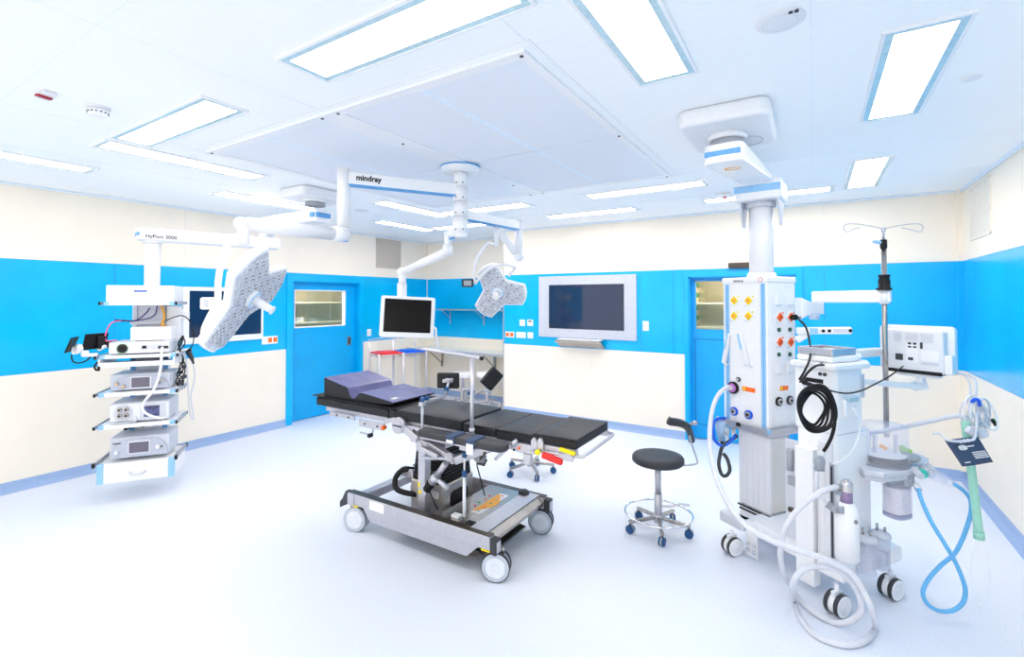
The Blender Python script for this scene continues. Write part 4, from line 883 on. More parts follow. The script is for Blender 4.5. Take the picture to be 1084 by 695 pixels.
def knobs(o, pts, y, r, m_, name='knob', d=0.02):
    for x, z in pts:
        m = mt(); m.cyl((x, y, z), (x, y-d, z), r, r*0.85, n=18); part(name, m, m_, o)
o, w_ = processor('endoscopy_device', 'grey processor with curved front panel on top of the tower drawer', 0.07, 0.53, 0.05, 0.387, 0.195, 0.34)
m = mt(); m.b(0.215, 0.385, 0.026, 0.033, 0.43, 0.545, 0.004); m.b(0.225, 0.375, 0.022, 0.027, 0.44, 0.535, mi=1); part('display', m, [M_WHITE2, M_LCD], o)
knobs(o, [(0.13, 0.455)], 0.032, 0.018, M_WHITE2); knobs(o, [(0.445, 0.475)], 0.032, 0.02, M_WHITE2); knobs(o, [(0.475, 0.475)], 0.032, 0.007, M_GREYD)
m = mt(); m.b(0.10, 0.16, 0.029, 0.032, 0.53, 0.54); part('badge', m, M_GREYD, o)
o, w_ = processor('endoscopy_device', 'grey insufflator with four round ports on the second tower shelf', 0.07, 0.53, 0.05, 0.717, 0.185, 0.34, kind=1)
m = MB(TM); m.prism([(0.075*math.cos(a)*1.0, 0.075*math.sin(a)) for a in [2*math.pi*k/28 for k in range(28)]], 0, 0.006, frame((0.175, 0.036, 0.812), (1, 0, 0), (0, 0, 1), (0, -1, 0))); part('port_panel', m, M_GREYL, o)
knobs(o, [(0.148, 0.845), (0.20, 0.845), (0.148, 0.79), (0.20, 0.79)], 0.03, 0.02, M_STEEL, 'port')
knobs(o, [(0.148, 0.845), (0.20, 0.845), (0.148, 0.79), (0.20, 0.79)], 0.009, 0.01, M_BLACK, 'port_core', 0.003)
m = mt(); m.b(0.30, 0.50, 0.026, 0.036, 0.745, 0.88, 0.005); m.b(0.335, 0.455, 0.022, 0.027, 0.765, 0.865, mi=1); part('display', m, [M_GREYL, M_LCDB], o)
m = mt(); m.b(0.085, 0.27, 0.0, 0.03, 0.722, 0.73, 0.002); m.sph((0.265, 0.03, 0.75), 0.022, (1, 1, 1.3)); part('tube_rest', m, M_GREYL, o)
o, w_ = processor('endoscopy_device', 'grey light source with square display on the upper middle tower shelf', 0.07, 0.53, 0.05, 1.012, 0.155, 0.34)
m = mt(); m.b(0.225, 0.385, 0.026, 0.033, 1.035, 1.145, 0.004); m.b(0.235, 0.375, 0.022, 0.027, 1.045, 1.135, mi=1); part('display', m, [M_WHITE2, M_LCD], o)
knobs(o, [(0.125, 1.085), (0.175, 1.06), (0.44, 1.075), (0.48, 1.10)], 0.032, 0.016, M_STEEL)
knobs(o, [(0.125, 1.085), (0.175, 1.06)], 0.013, 0.008, M_AMB, 'knob_core', 0.004)
o, w_ = processor('camera_control_unit', 'white camera control unit with round black dial on the tower keyboard shelf', 0.06, 0.53, 0.03, 1.352, 0.115, 0.36, kind=1)
knobs(o, [(0.165, 1.41)], 0.016, 0.042, M_GREYD, 'dial_ring', 0.008); knobs(o, [(0.165, 1.41)], 0.010, 0.03, M_BLACK, 'dial', 0.01)
m = mt(); m.b(0.315, 0.35, 0.008, 0.018, 1.405, 1.43, 0.002); m.b(0.30, 0.46, 0.012, 0.017, 1.395, 1.44, mi=1); part('port', m, [M_BLACK, M_GREYL], o)
m = mt(); m.b(0.44, 0.52, 0.006, 0.018, 1.40, 1.425, 0.003); part('cable_socket', m, M_GREYD, o)
m = mt(); m.torus((0.165, 0.014, 1.41), 0.046, 0.003, (0, 1, 0), n=30); part('green_ring', m, mat('pale_green_ring', (190, 225, 190), 0.4), o)
m = mt(); m.b(0.20, 0.52, 0.10, 0.32, 1.469, 1.60, 0.008)
o = single('video_recorder', m, M_WHITE, 'small white box standing on the camera control unit of the tower', 'medical device')
m = mt(); m.b(0.30, 0.34, 0.098, 0.101, 1.545, 1.55); m.b(0.45, 0.48, 0.098, 0.101, 1.54, 1.56); part('buttons', m, M_GREYL, o)
m = mt(); m.b(0.24, 0.46, 0.09, 0.12, 1.4655, 1.4685); part('front_foot', m, M_GREYD, o)
m = mt(); m.b(0.03, 0.555, 0.04, 0.42, 1.842, 1.995, 0.005)
o = single('video_printer', m, M_WHITE, 'large white flat device on the topmost shelf of the tower', 'medical device')
m = mt(); m.b(0.24, 0.34, 0.036, 0.041, 1.935, 1.95); part('blue_slot', m, mat('dark_blue_slot', (40, 90, 180), 0.4), o)
m = mt(); m.b(0.045, 0.54, 0.0385, 0.041, 1.855, 1.98); part('front_plate', m, M_WHITE2, o)
# cables
def cable(label, pts, r, m_, name='cable', cat='cable', grp=None, **k):
    m = MB(); m.tube(pts, r, 8, 6, **k); return single(name, m, m_, label, cat, grp)
tw = lambda *q: TM @ Vector(q)
cable('white camera cable hanging in a curve down the front of the equipment tower', [tw(0.475, 0.005, 1.41), tw(0.478, -0.03, 1.37), tw(0.475, -0.055, 1.2), tw(0.43, -0.06, 1.03), tw(0.36, -0.05, 0.93), tw(0.34, -0.05, 0.86), tw(0.38, -0.045, 0.80), tw(0.46, -0.03, 0.755), tw(0.50, 0.0, 0.745)], 0.011, M_WHITE)
m = mt()
for pts in ([(0.30, 0.30, 1.78), (0.27, 0.26, 1.72), (0.2, 0.22, 1.66), (0.05, 0.2, 1.67)], [(0.36, 0.30, 1.80), (0.34, 0.26, 1.7), (0.2, 0.23, 1.655), (0.06, 0.21, 1.66)]): m.tube(pts, 0.006, 6)
o = single('cable', m, mat('dark_violet_cable', (70, 60, 130), 0.5), 'violet blue cables strung under the topmost shelf of the tower', 'cable')
cable('pink cable looping down to the camera control unit on the tower', [tw(0.10, 0.2, 1.665), tw(0.03, 0.18, 1.64), tw(0.0, 0.16, 1.56), tw(0.0, 0.15, 1.48), tw(0.07, 0.20, 1.475)], 0.006, mat('pink_cable', (235, 100, 150), 0.5))
cable('yellow and black plug lead right of the small white box on the tower', [tw(0.40, 0.28, 1.8), tw(0.43, 0.25, 1.70), tw(0.42, 0.22, 1.62), tw(0.44, 0.24, 1.61)], 0.01, M_AMB)
cable('thin black lead crossing to the right side of the tower', [tw(0.40, 0.25, 1.62), tw(0.50, 0.22, 1.68), tw(0.60, 0.2, 1.70), tw(0.66, 0.22, 1.62), tw(0.68, 0.25, 1.45), tw(0.64, 0.25, 1.34)], 0.005, M_BLACK)
random.seed(4)
for k in range(4):
    pts = [tw(0.58 + 0.03*math.sin(j*1.7+k), 0.22 + 0.05*math.cos(j*1.3+k*2), 1.50 - j*0.075) for j in range(8)]
    cable('tangled black leads at the right side of the equipment tower', pts, 0.006, M_BLACK, grp='black leads at the right side of the tower')
m = mt()
for k in range(6): m.box((0.585+0.02*(k % 2), 0.18+0.02*k, 1.04+0.05*(k*5 % 4)), (0.03, 0.03, 0.035), 0.004)
single('plug_cluster', m, M_GREYD, 'small dark plugs clustered right of the light source on the tower', 'plug')
cable('thin black leads behind the insufflator on the tower', [tw(0.20, 0.40, 0.98), tw(0.16, 0.36, 0.92), tw(0.17, 0.35, 0.9)], 0.006, M_BLACK)
cable('black lead curled behind the lowest processor of the tower', [tw(0.22, 0.38, 0.69), tw(0.15, 0.32, 0.64), tw(0.11, 0.3, 0.60), tw(0.2, 0.33, 0.62), tw(0.25, 0.35, 0.60)], 0.008, M_BLACK)
# hand probe and its lead at the right
pp = W(200, 381, 4.9)
m = MB(); m.cyl(W(199, 371, 4.9), W(203, 379, 4.9), 0.028, 0.02, n=16); m.cyl(W(203, 379, 4.9), W(205, 385, 4.9), 0.018, 0.008, n=14); m.cyl(W(198.5, 369, 4.9), W(199, 371.5, 4.9), 0.034, n=16)
o = single('hand_probe', m, M_GREYD, 'dark hand probe hanging at the right side of the equipment tower', 'probe')
cable('thin white lead hanging in a long loop right of the equipment tower', [W(205, 385, 4.9), W(206, 400, 4.9), W(202, 420, 4.9), W(205, 443, 4.9), W(201, 437, 4.88), W(199, 410, 4.88), W(197, 380, 4.85), W(191, 364, 4.8)], 0.006, M_GREYL)
m = MB(); m.bar(W(188, 372, 4.75), W(200, 369, 4.9), 0.012, 0.02, 0.003); part('probe_holder', m, M_WHITE2, L)
# tablets on arm at the left of the tower
o = thing('tablet_holder', 'white jointed arm holding two small dark tilted displays left of the tower', 'display arm', W(92, 375, 4.45))
m = MB(); m.bar(W(104, 375, 4.45), W(88, 376, 4.4), 0.035, 0.03, 0.008); m.sph(W(84, 368.5, 4.38), 0.045, (1, 0.8, 0.9)); m.box(W(90, 374, 4.4), (0.05, 0.05, 0.055), 0.01); m.bar(W(84, 370, 4.38), W(76, 371, 4.36), 0.04, 0.07, 0.01); m.bar(W(104, 370, 4.5), W(112, 366, 4.5), 0.03, 0.03, 0.006)
part('arm', m, M_WHITE, o)
Rt = Matrix((CR, CF, UP)).transposed()
for px, py, t, ry, rz, sx, sz in ((76, 364.5, 4.33, -1.25, 0.5, 0.14, 0.014), (101, 361, 4.47, -1.32, -0.2, 0.15, 0.02)):
    m = MB(); Rr = Rt @ Matrix.Rotation(rz, 3, 'Z') @ Matrix.Rotation(ry, 3, 'Y'); m.box(W(px, py, t), (sx, 0.20, sz), 0.006, Rr); m.box(W(px, py, t) + Rr @ Vector((0, 0, sz/2+0.001)), (sx-0.03, 0.16, 0.003), 0, Rr, mi=1)
    part('display', m, [M_BLACK, M_SCREENB if px > 90 else M_BLACK], o)
m = MB(); m.cyl(W(104, 366, 4.5), W(116, 364, 4.6), 0.035, n=16); m.box(W(107, 362, 4.5), (0.05, 0.06, 0.12), 0.01); part('ball_mount', m, M_BLACK, o)
m = MB(); m.tube([W(75.5, 375, 4.35), W(77, 382, 4.35), W(84, 384, 4.37), W(92, 381, 4.4), W(98, 375, 4.43)], 0.006, 6); part('lead', m, M_BLACK, o)

# ================================================================== SURGICAL LIGHT COLUMN
lx, ly = -2.53, 3.2; LTc = CF.x*lx + CF.y*ly
G = thing('surgical_light_column', 'white ceiling column with jointed arms carrying two surgical lamps and a monitor', 'ceiling column', (lx, ly, 2.39))
m = MB(); m.lathe([(0.165, 0), (0.165, -0.018), (0.15, -0.045), (0.06, -0.05)], (lx, ly, H-0.0145), n=48); m.lathe([(0.168, 0), (0.168, -0.012), (0.166, -0.014)], (lx, ly, H-0.014), n=48, mi=1); m.cyl((lx, ly, H-0.06), (lx, ly, H-0.02), 0.06, n=24); part('ceiling_plate', m, [M_WHITE, M_SKYB], G)
zs = [2.96, 2.80, 2.68, 2.55]
for k, (z1, z0, r) in enumerate(((2.96, 2.815, 0.055), (2.812, 2.69, 0.060), (2.686, 2.56, 0.062), (2.556, 2.42, 0.064))):
    m = MB(); m.cyl((lx, ly, z0), (lx, ly, z1), r, n=32)
    if k == 3: m.lathe([(0.064, 0), (0.060, -0.02), (0.04, -0.035), (0, -0.036)], (lx, ly, 2.42), n=32)
    sg = part('column_section', m, M_WHITE, G)
    m = MB()
    for a in (-0.5, 0.5):
        q = Vector((lx, ly, 0)) + (-CF*math.cos(a) + CR*math.sin(a))*(r-0.002); m.cyl(q + UP*(z0+0.03), q + UP*(z0+0.03) + (-CF*math.cos(a) + CR*math.sin(a))*0.004, 0.006, n=10)
    part('bolts', m, M_GREYD, sg)
# arm A to the left lamp
ax, ay = -3.02, 2.40
def slim_arm(o, p0, p1, z0, z1, wd, name, blue=True):
    p0 = Vector((p0[0], p0[1], 0)); p1 = Vector((p1[0], p1[1], 0)); d = (p1-p0).normalized(); n = Vector((-d.y, d.x, 0)); Ln = (p1-p0).length
    m = MB(frame(p0, d, n, UP)); m.b(0.04, Ln, -wd/2, wd/2, z0, z1, 0.01); a = part(name, m, M_WHITE, o)
    if blue: m = MB(frame(p0, d, n, UP)); m.b(0.05, Ln-0.02, -wd/2-0.001, wd/2+0.001, z0-0.005, z0+0.006, 0.002); part('blue_strip', m, M_SKYB, a)
    return a, d, n
aA, d_, n_ = slim_arm(G, (lx, ly), (ax, ay), 2.735, 2.835, 0.07, 'arm')
sd = n_ if n_.dot(Vector((-ax, -ay, 0))) > 0 else -n_
lettering('mindray', 0.058, Vector((ax, ay, 2.775)) - d_*0.085 + sd*0.0365, -d_, UP, M_BLACK, aA, bold=0.002)
m = MB(); m.b(lx-0.075, lx-0.035, ly-0.12, ly-0.06, 2.75, 2.77, 0.003); part('yellow_label', m, M_AMB, aA)
m = MB(); m.cyl((ax, ay, 2.41), (ax, ay, 2.855), 0.047, n=28); m.cyl((ax, ay, 2.33), (ax, ay, 2.405), 0.05, n=28); m.sph((ax, ay, 2.855), 0.047, (1, 1, 0.25)); part('elbow_post', m, M_WHITE, G)
LA = W(258, 237, 3.02)
m = MB(); q0 = Vector((ax, ay, 2.355)); q1 = Vector((LA.x, LA.y, LA.z)); dd = (q1-q0).normalized()
m.cyl(q0 - dd*0.01, q0 + dd*0.10, 0.058, n=24); m.cyl(q0 + dd*0.09, q1 - dd*0.02, 0.050, 0.046, n=24); m.cyl(q1 - CF*0.045, q1 + CF*0.045, 0.040, n=24); m.box(q0 + Vector((0.0, 0, -0.045)), (0.06, 0.05, 0.02), 0.008, mi=1)
part('spring_arm', m, [M_WHITE, M_SKYB], G)
m = MB(); m.cyl((q1.x, q1.y, q1.z-0.13), (q1.x, q1.y, q1.z+0.01), 0.034, n=20); part('swivel_joint', m, M_WHITE, G)
# arm C to the right lamp
cx_, cy_ = -2.36, 4.08; tC = CF.x*cx_ + CF.y*cy_; pc_ = W(549, 240, tC)
cx_, cy_ = pc_.x, pc_.y; zc0 = W(549, 240, tC).z
aC, d_, n_ = slim_arm(G, (lx, ly), (cx_, cy_), 2.545, 2.63, 0.06, 'arm')
m = MB(); m.cyl((cx_, cy_, 2.29), (cx_, cy_, 2.64), 0.036, n=24); part('elbow_post', m, M_WHITE, G)
sC0 = Vector((cx_, cy_, 2.285)); sC1 = W(525.5, 241, 4.45)
m = MB(); dd = (sC1-sC0).normalized(); m.cyl(sC0 - dd*0.03, sC0 + dd*0.07, 0.045, n=20); m.cyl(sC0, sC1, 0.036, 0.03, n=20); part('spring_arm', m, M_WHITE, G)
m = MB(); m.cyl(sC1 + UP*0.02, sC1 - UP*0.17, 0.022, n=16); part('swivel_joint', m, M_WHITE, G)
# monitor arm
mA = Vector((lx-0.02, ly-0.01, 0)); m0 = W(474, 262, 4.12)
m = MB(); m.bar(Vector((lx, ly, 2.43)), W(474.5, 247, 4.1), 0.05, 0.06, 0.01); m.cyl(W(474, 245, 4.12), W(474, 264, 4.12), 0.03, n=18); m.cyl(W(474, 259, 4.12), W(474, 270, 4.12), 0.042, n=18); m.bar(Vector((lx, ly, 2.40)), W(476, 253, 4.1), 0.03, 0.012, 0.003, mi=1)
part('monitor_joint', m, [M_WHITE, M_SKYB], G)
mB = W(426, 288, 4.62)
m = MB(); m.cyl(W(474, 266, 4.12), mB, 0.042, 0.034, n=22); m.sph(mB, 0.05); part('spring_arm', m, M_WHITE, G)
mC = W(425.5, 314, 4.66)
m = MB(); m.b(mC.x-0.035, mC.x+0.035, mC.y-0.035, mC.y+0.035, mC.z-0.02, mB.z-0.10, 0.01); m.cyl(mB - UP*0.12, mB, 0.035, n=18); part('drop_post', m, M_WHITE, G)
# ---- hanging monitor
mcen = W(431.5, 335.5, 4.55)
ang = YAW + 0.22; Rm = Matrix.Rotation(ang, 3, 'Z') @ Matrix.Rotation(-0.10, 3, 'X') @ Matrix.Rotation(0.05, 3, 'Y')
o = thing('monitor', 'white framed monitor hanging from the light column in front of the niche', 'monitor', mcen)
Mm = Matrix.Translation(mcen) @ Rm.to_4x4()
m = MB(Mm); m.prism(rrect(0.50, 0.385, 0.02, 4), -0.03, 0.03, frame((0, 0, 0), (1, 0, 0), (0, 0, 1), (0, -1, 0)), 0.006); part('housing', m, M_WHITE, o)
m = MB(Mm); m.b(-0.215, 0.215, -0.033, -0.029, -0.145, 0.165); part('screen', m, M_SCREEN, o)
m = MB(Mm); m.b(-0.07, 0.07, 0.03, 0.09, -0.1, 0.1, 0.01); m.b(-0.03, 0.03, 0.03, 0.08, 0.05, 0.2, 0.01); part('rear_mount', m, M_WHITE2, o)
m = MB(Mm); m.tube([(0.235, 0.0, -0.09), (0.265, 0.0, -0.10), (0.275, 0, -0.17), (0.30, 0.0, -0.30)], 0.012, 8); part('cable_guide', m, M_WHITE2, o)
# ---- surgical lamp heads
def lobes(Rr, hw, waist, n=5, rot=0.0):
    pts = []
    for k in range(3):
        a = rot + 2*math.pi*k/3
        ca, sa = math.cos(a), math.sin(a)
        loc = []
        for j in range(n+1):     # outer edge, gently curved
            u = -hw + 2*hw*j/n; loc.append((Rr - 0.10*Rr*(u/hw)**2, u))
        pts += [(x*ca - y*sa, x*sa + y*ca) for x, y in loc]
        b = a + math.pi/3; pts.append((waist*math.cos(b), waist*math.sin(b)))
    return pts
def lamp(name, label, c, nrm, updir, Rr, rot, tube_pts, tube_r, sleeve=True, ctrl=None, hexm=M_WHITE):
    nrm = Vector(nrm).normalized(); x = Vector(updir); x = (x - nrm*x.dot(nrm)).normalized(); y = nrm.cross(x)
    F_ = frame(c, x, y, nrm); o = thing(name, label, 'surgical lamp', c)
    hw, wa = Rr*0.37, Rr*0.52
    m = MB(F_); m.prism(lobes(Rr, hw, wa, rot=rot), -0.055, 0.0, None, 0.012, seg=3); m.prism(lobes(Rr*0.7, hw*0.8, wa*0.7, rot=rot), -0.075, -0.05, None, 0.01, seg=2); part('housing', m, M_WHITE, o)
    m = MB(F_); m.prism(lobes(Rr*0.955, hw*0.90, wa*0.90, rot=rot), 0.0, 0.006, None, 0.003); lc = part('lens_cover', m, M_LENS, o)
    m = MB(F_); random.seed(3); out = lobes(Rr*0.88, hw*0.80, wa*0.80, rot=rot)
    def inside(px, py):
        c_ = False
        for i in range(len(out)):
            x1, y1 = out[i]; x2, y2 = out[i-1]
            if (y1 > py) != (y2 > py) and px < (x2-x1)*(py-y1)/(y2-y1)+x1: c_ = not c_
        return c_
    st = 0.034; q = int(Rr/st)+1
    for i in range(-q, q+1):
        for j in range(-q, q+1):
            X, Y = i*st + (j % 2)*st/2, j*st*0.87
            if inside(X, Y) and math.hypot(X, Y) > 0.065: 
                m.lathe([(0.0135, 0.006), (0.011, 0.011), (0.006, 0.013)], (X, Y, 0), (0, 0, 1), 10, mi=0)
                if (i*7+j*5) % 3 == 0: m.cyl((X+0.006, Y, 0.0125), (X+0.006, Y, 0.0142), 0.006, n=8, mi=1)
    part('led_lenses', m, [M_GREYL, M_GREYD], lc)
    m = MB(F_); m.cyl((0, 0, 0.0), (0, 0, 0.035), 0.062, 0.052, n=30); m.torus((0, 0, 0.034), 0.052, 0.004, (0, 0, 1), n=30, mi=1); part('handle_base', m, [M_WHITE, M_LBLUE], o)
    m = MB(F_); m.cyl((0, 0, 0.03), (0, 0, 0.15), 0.03, 0.021, n=24); m.cyl((0, 0, 0.15), (0, 0, 0.158), 0.028, n=24); part('sterile_handle', m, M_WHITE, o)
    m = MB(); m.tube(tube_pts, tube_r, 12, 5); part('yoke', m, M_WHITE, o)
    return o, F_
c1 = W(265, 315, 3.0)
n1 = CR*0.84 + UP*(-0.50) + CF*0.08
yk = [W(257, 252, 3.02), W(250, 250.5, 3.02), W(243, 256, 3.02), W(235, 275, 3.0), W(231, 298, 2.98), W(230, 320, 2.96), W(222, 335, 2.95), W(216, 350, 2.95), W(219, 360, 2.96), W(231, 361, 2.98)]
o, F_ = lamp('surgical_lamp', 'large white surgical lamp seen edge-on in front of the left wall screen', c1, n1, -(UP*0.825 + CF*0.267 + CR*0.498), 0.385, 0.0, yk, 0.019)
m = MB(); m.box(W(222.5, 321, 2.97), (0.105, 0.05, 0.075), 0.012, Rt); part('control_box', m, M_WHITE, o)
m = MB(); m.box(W(218, 321, 2.94), (0.02, 0.01, 0.05), 0.002, Rt); part('buttons', m, M_GREYL, o)
m = MB(); m.cyl(W(225, 366, 2.97), W(238, 346, 3.0), 0.04, 0.045, n=24); m.cyl(W(222, 369, 2.97), W(226, 364, 2.97), 0.034, n=24); part('tilt_joint', m, M_WHITE, o)
m = MB(); m.cyl(W(229, 320, 2.97), W(236, 321, 2.99), 0.02, n=12); part('yoke_clamp', m, M_WHITE, o)
t2 = 4.55; c2 = W(527, 309, t2)
n2 = CR*(-0.10) + UP*(-0.28) - CF*0.92
yk2 = [W(525.5, 258, 4.45), W(522, 258, 4.45), W(517, 257, 4.45), W(510, 265, 4.47), W(503.5, 278, 4.5), W(502, 292, 4.52), W(503, 300, 4.55)]
o, F_ = lamp('surgical_lamp', 'smaller three-lobed surgical lamp facing the room beside the wall mounted screen', c2, n2, CR*1.0 + UP*(-0.10), 0.275, 0.0, yk2, 0.014)
m = MB(); m.tube([W(503, 300, t2), W(508, 294, t2-0.12), W(518, 284, t2-0.18), W(530, 280, t2-0.16), W(541, 281.5, t2-0.1), W(545, 284, t2-0.05)], 0.012, 10, 4); m.cyl(W(545.5, 282, t2-0.05), W(538, 292, t2-0.03), 0.018, n=14); part('outer_handle', m, M_WHITE, o)
m = MB(); m.box(W(495, 299.5, t2-0.02), (0.105, 0.03, 0.075), 0.006, Rt); m.box(W(495, 299.5, t2-0.037), (0.075, 0.004, 0.05), 0.001, Rt, mi=1); part('control_display', m, [M_BLACK, M_GREY], o)
# ================================================================== RIGHT PENDANT
PR = Vector((0.551, 0.8345, 0)); PS = Vector((-0.8345, 0.551, 0))     # right-face and left-face directions
mc = W(813, 400, 3.62); MC = Vector((mc.x, mc.y, 0)); PM = frame(MC, PR, PS, UP); WR, WL = 0.32, 0.41
def mp(): return MB(PM)
pw = lambda *q: PM @ Vector(q)
col = pw(WR/2, WL/2, 0) + CR*0.03
Pn = thing('supply_pendant', 'white ceiling pendant with sockets and gas outlets beside the anaesthesia machine', 'ceiling pendant', (col.x, col.y, 0.2))
m = MB(); m.prism(rrect(0.50, 0.64, 0.07, 6), -0.105, -0.001, Matrix.Translation((-0.445, 3.28, H)), 0.028, seg=4); cmn = part('ceiling_mount', m, M_WHITE2, Pn)
m = MB(); m.torus((-0.38, 3.45, H-0.1055), 0.11, 0.002, n=40); part('cover_line', m, M_GREY, cmn)
m = MB(); m.cyl((-0.455, 3.27, 2.86), (-0.455, 3.27, 2.90), 0.115, n=40); m.cyl((-0.455, 3.27, 2.80), (-0.455, 3.27, 2.862), 0.098, n=40, mi=1); part('bearing', m, [M_WHITE, M_GREY], Pn)
a, d_, n_ = arm_box(Pn, (-0.455, 3.27), (col.x, col.y), 0.235, 2.70, 2.82, 'arm', over=0.13, bev=0.03)
for v in a.data.vertices:
    q_ = WM[a.name] @ v.co; u_ = (q_ - Vector((-0.455, 3.27, 0))).dot(d_)
    if q_.z < 2.76 and u_ > 0: v.co.z += 0.095*min(1.0, u_/0.9)
m = MB(); ctr = Vector((-0.455, 3.27, 0)) + d_*0.13; m.torus((ctr.x, ctr.y, 2.7165), 0.045, 0.0045, (d_*-0.071 + UP).normalized(), n=32, m=8); part('orange_ring', m, M_AMB, a)
m = MB(frame((col.x, col.y, 0), d_, n_, UP)); m.prism(rrect(0.34, 0.34, 0.05, 5), 2.645, 2.80, None, 0.02, seg=3); hub = part('arm_head', m, M_WHITE, Pn)
m = MB(frame((col.x, col.y, 0), d_, n_, UP)); m.b(-0.1745, -0.16, -0.165, 0.165, 2.705, 2.76, 0.004); part('blue_band', m, M_LBLUE, hub)
m = MB(frame((col.x, col.y, 0), d_, n_, UP))
for s_ in (-1, 1): m.prism([(-0.13, 2.65), (0.13, 2.65), (0.04, 2.45), (-0.04, 2.45)] , 0, 0.012, frame((0, s_*0.135, 0), (1, 0, 0), (0, 0, 1), (0, -1, 0)), 0.003)
m.cyl((0, 0, 2.60), (0, 0, 2.65), 0.108, n=36); part('brackets', m, M_GREYL, hub)
m = MB(); m.cyl((col.x, col.y, 2.03), (col.x, col.y, 2.66), 0.089, n=44); m.cyl((col.x, col.y, 2.035), (col.x, col.y, 2.08), 0.115, 0.098, n=40); part('column', m, M_WHITE, Pn)
zb, zt = 0.868, 2.04
m = mp(); m.b(0, WR, 0, WL, zb, zt-0.045, 0.012, seg=3); hd = part('service_head', m, M_WHITE, Pn)
m = mp(); m.b(-0.008, WR+0.004, -0.008, WL+0.008, zt-0.05, zt, 0.014, seg=3); cap = part('cap', m, M_WHITE, Pn)
def fx(px, py):   # point on the left face (x = 0 plane) in local coordinates
    d, _ = _dir(px, py); o_ = Vector((0, 0, CAM_Z)); n = PR; t = (MC - o_).dot(n)/d.dot(n) if False else ((MC.x*n.x+MC.y*n.y) - 0)/(d.x*n.x+d.y*n.y); p = o_ + d*t; q = PM.inverted() @ p; return q
def fy(px, py):   # point on the right face (y = 0 plane)
    d, _ = _dir(px, py); n = PS; t = (MC.x*n.x+MC.y*n.y)/(d.x*n.x+d.y*n.y); p = Vector((0, 0, CAM_Z)) + d*t; return PM.inverted() @ p
# blue corner profiles
for y0, y1 in ((0.345, 0.385), (0.015, 0.055)):
    m = mp(); m.b(-0.006, 0.004, y0, y1, zb+0.01, zt-0.055, 0.003); m.b(-0.0075, -0.006, y0+0.014, y0+0.02, zb+0.01, zt-0.055, mi=1); part('blue_profile', m, [M_LBLUE, M_SKYB], Pn)
m = mp(); m.b(-0.003, 0.0, 0.065, 0.335, zb+0.03, zt-0.07, 0.001); m.b(0.03, 0.30, -0.003, 0, zb+0.03, zt-0.07, 0.001); part('face_plates', m, M_WHITE, Pn)
q = fx(779, 297); q.z = zt-0.038
lettering('mindray', 0.030, pw(-0.0095, q.y+0.02, q.z), -PS, UP, M_GREYD, cap)
q = fx(805, 297); m = mp(); m.torus((-0.0095, 0.05, zt-0.026), 0.018, 0.002, (1, 0, 0), n=24); part('red_ring', m, mat('rose_print', (215, 90, 110), 0.5), cap)
def outlet(face, px, py, size, mcol, name):
    q = fx(px, py) if face == 'L' else fy(px, py)
    c = Vector((-0.004, q.y, q.z)) if face == 'L' else Vector((q.x, -0.004, q.z))
    nx = Vector((-1, 0, 0)) if face == 'L' else Vector((0, -1, 0)); tx = Vector((0, -1, 0)) if face == 'L' else Vector((1, 0, 0))
    F_ = PM @ frame(c, tx, UP, -nx if False else tx.cross(UP)) ; return F_, c
def diamond(face, px, py, mcol, nm):
    F_, c = outlet(face, px, py, 0, mcol, nm)
    s_ = 1
    m = MB(F_); m.prism([(0.052, 0), (0, 0.052), (-0.052, 0), (0, -0.052)], -0.001, 0.004, None, 0.001); o = part('power_socket', m, M_WHITE, Pn, 'socket with a %s diamond insert' % nm)
    m = MB(F_); m.prism([(0.036, 0), (0, 0.036), (-0.036, 0), (0, -0.036)], 0.004, 0.012, None, 0.003); m.cyl((0, 0, 0.0125), (0, 0, 0.0135), 0.018, n=18, mi=1); m.box((0.036, 0.032, 0.003), (0.012, 0.012, 0.004), mi=0); m.box((-0.03, -0.04, 0.003), (0.008, 0.008, 0.004), mi=2)
    part('insert', m, [mcol, M_AMB if nm == 'yellow' else mat('deep_orange_socket', (225, 75, 10), 0.4), M_LBLUE], o); return o
for px, py in ((778, 318), (793.2, 318), (778, 334.3), (793.2, 334.3)): diamond('L', px, py, M_YEL, 'yellow')
for px, py in ((824.5, 335.5), (836, 335.5), (824.5, 361.8), (836, 361.8)): diamond('R', px, py, M_ORG, 'orange')
for px, py in ((823.8, 348.8), (835.4, 348.6), (823.8, 375), (835.4, 374.8)):
    F_, c = outlet('R', px, py, 0, None, ''); m = MB(F_); m.cyl((0, 0, 0), (0, 0, 0.008), 0.016, n=18); m.cyl((0, 0, 0.008), (0, 0, 0.011), 0.008, n=12, mi=1); part('earth_terminal', m, [M_GREYD, M_GREEN], Pn)
for px, py in ((823.5, 316.5), (835, 316.5), (823.5, 388.5), (835, 388)):
    F_, c = outlet('R', px, py, 0, None, ''); m = MB(F_); m.box((0, 0, 0.006), (0.062, 0.085, 0.012), 0.003); m.box((0, -0.044, 0.012), (0.05, 0.006, 0.008), 0.001, mi=1); part('hinged_cover', m, [M_WHITE, M_GREYL], Pn)
for f_, px, py in (('L', 793, 412), ('R', 829.5, 410.4)):
    F_, c = outlet(f_, px, py, 0, None, ''); m = MB(F_); m.box((0, 0, 0.001), (0.115 if f_ == 'L' else 0.09, 0.034, 0.002)); m.box((-0.04 if f_ == 'L' else -0.03, 0, 0.0025), (0.02, 0.02, 0.001), mi=1); part('orange_label', m, [M_ORG, M_YEL], Pn)
F_, c = outlet('L', 777.3, 410, 0, None, ''); m = MB(F_); m.cyl((0, 0, 0), (0, 0, 0.02), 0.048, n=30); m.cyl((0, 0, 0.02), (0, 0, 0.026), 0.036, n=28, mi=1); m.cyl((0, 0, 0.026), (0, 0, 0.06), 0.018, n=18, mi=2); part('scavenging_socket', m, [M_BLACK, M_PURP, M_WHITE], Pn)
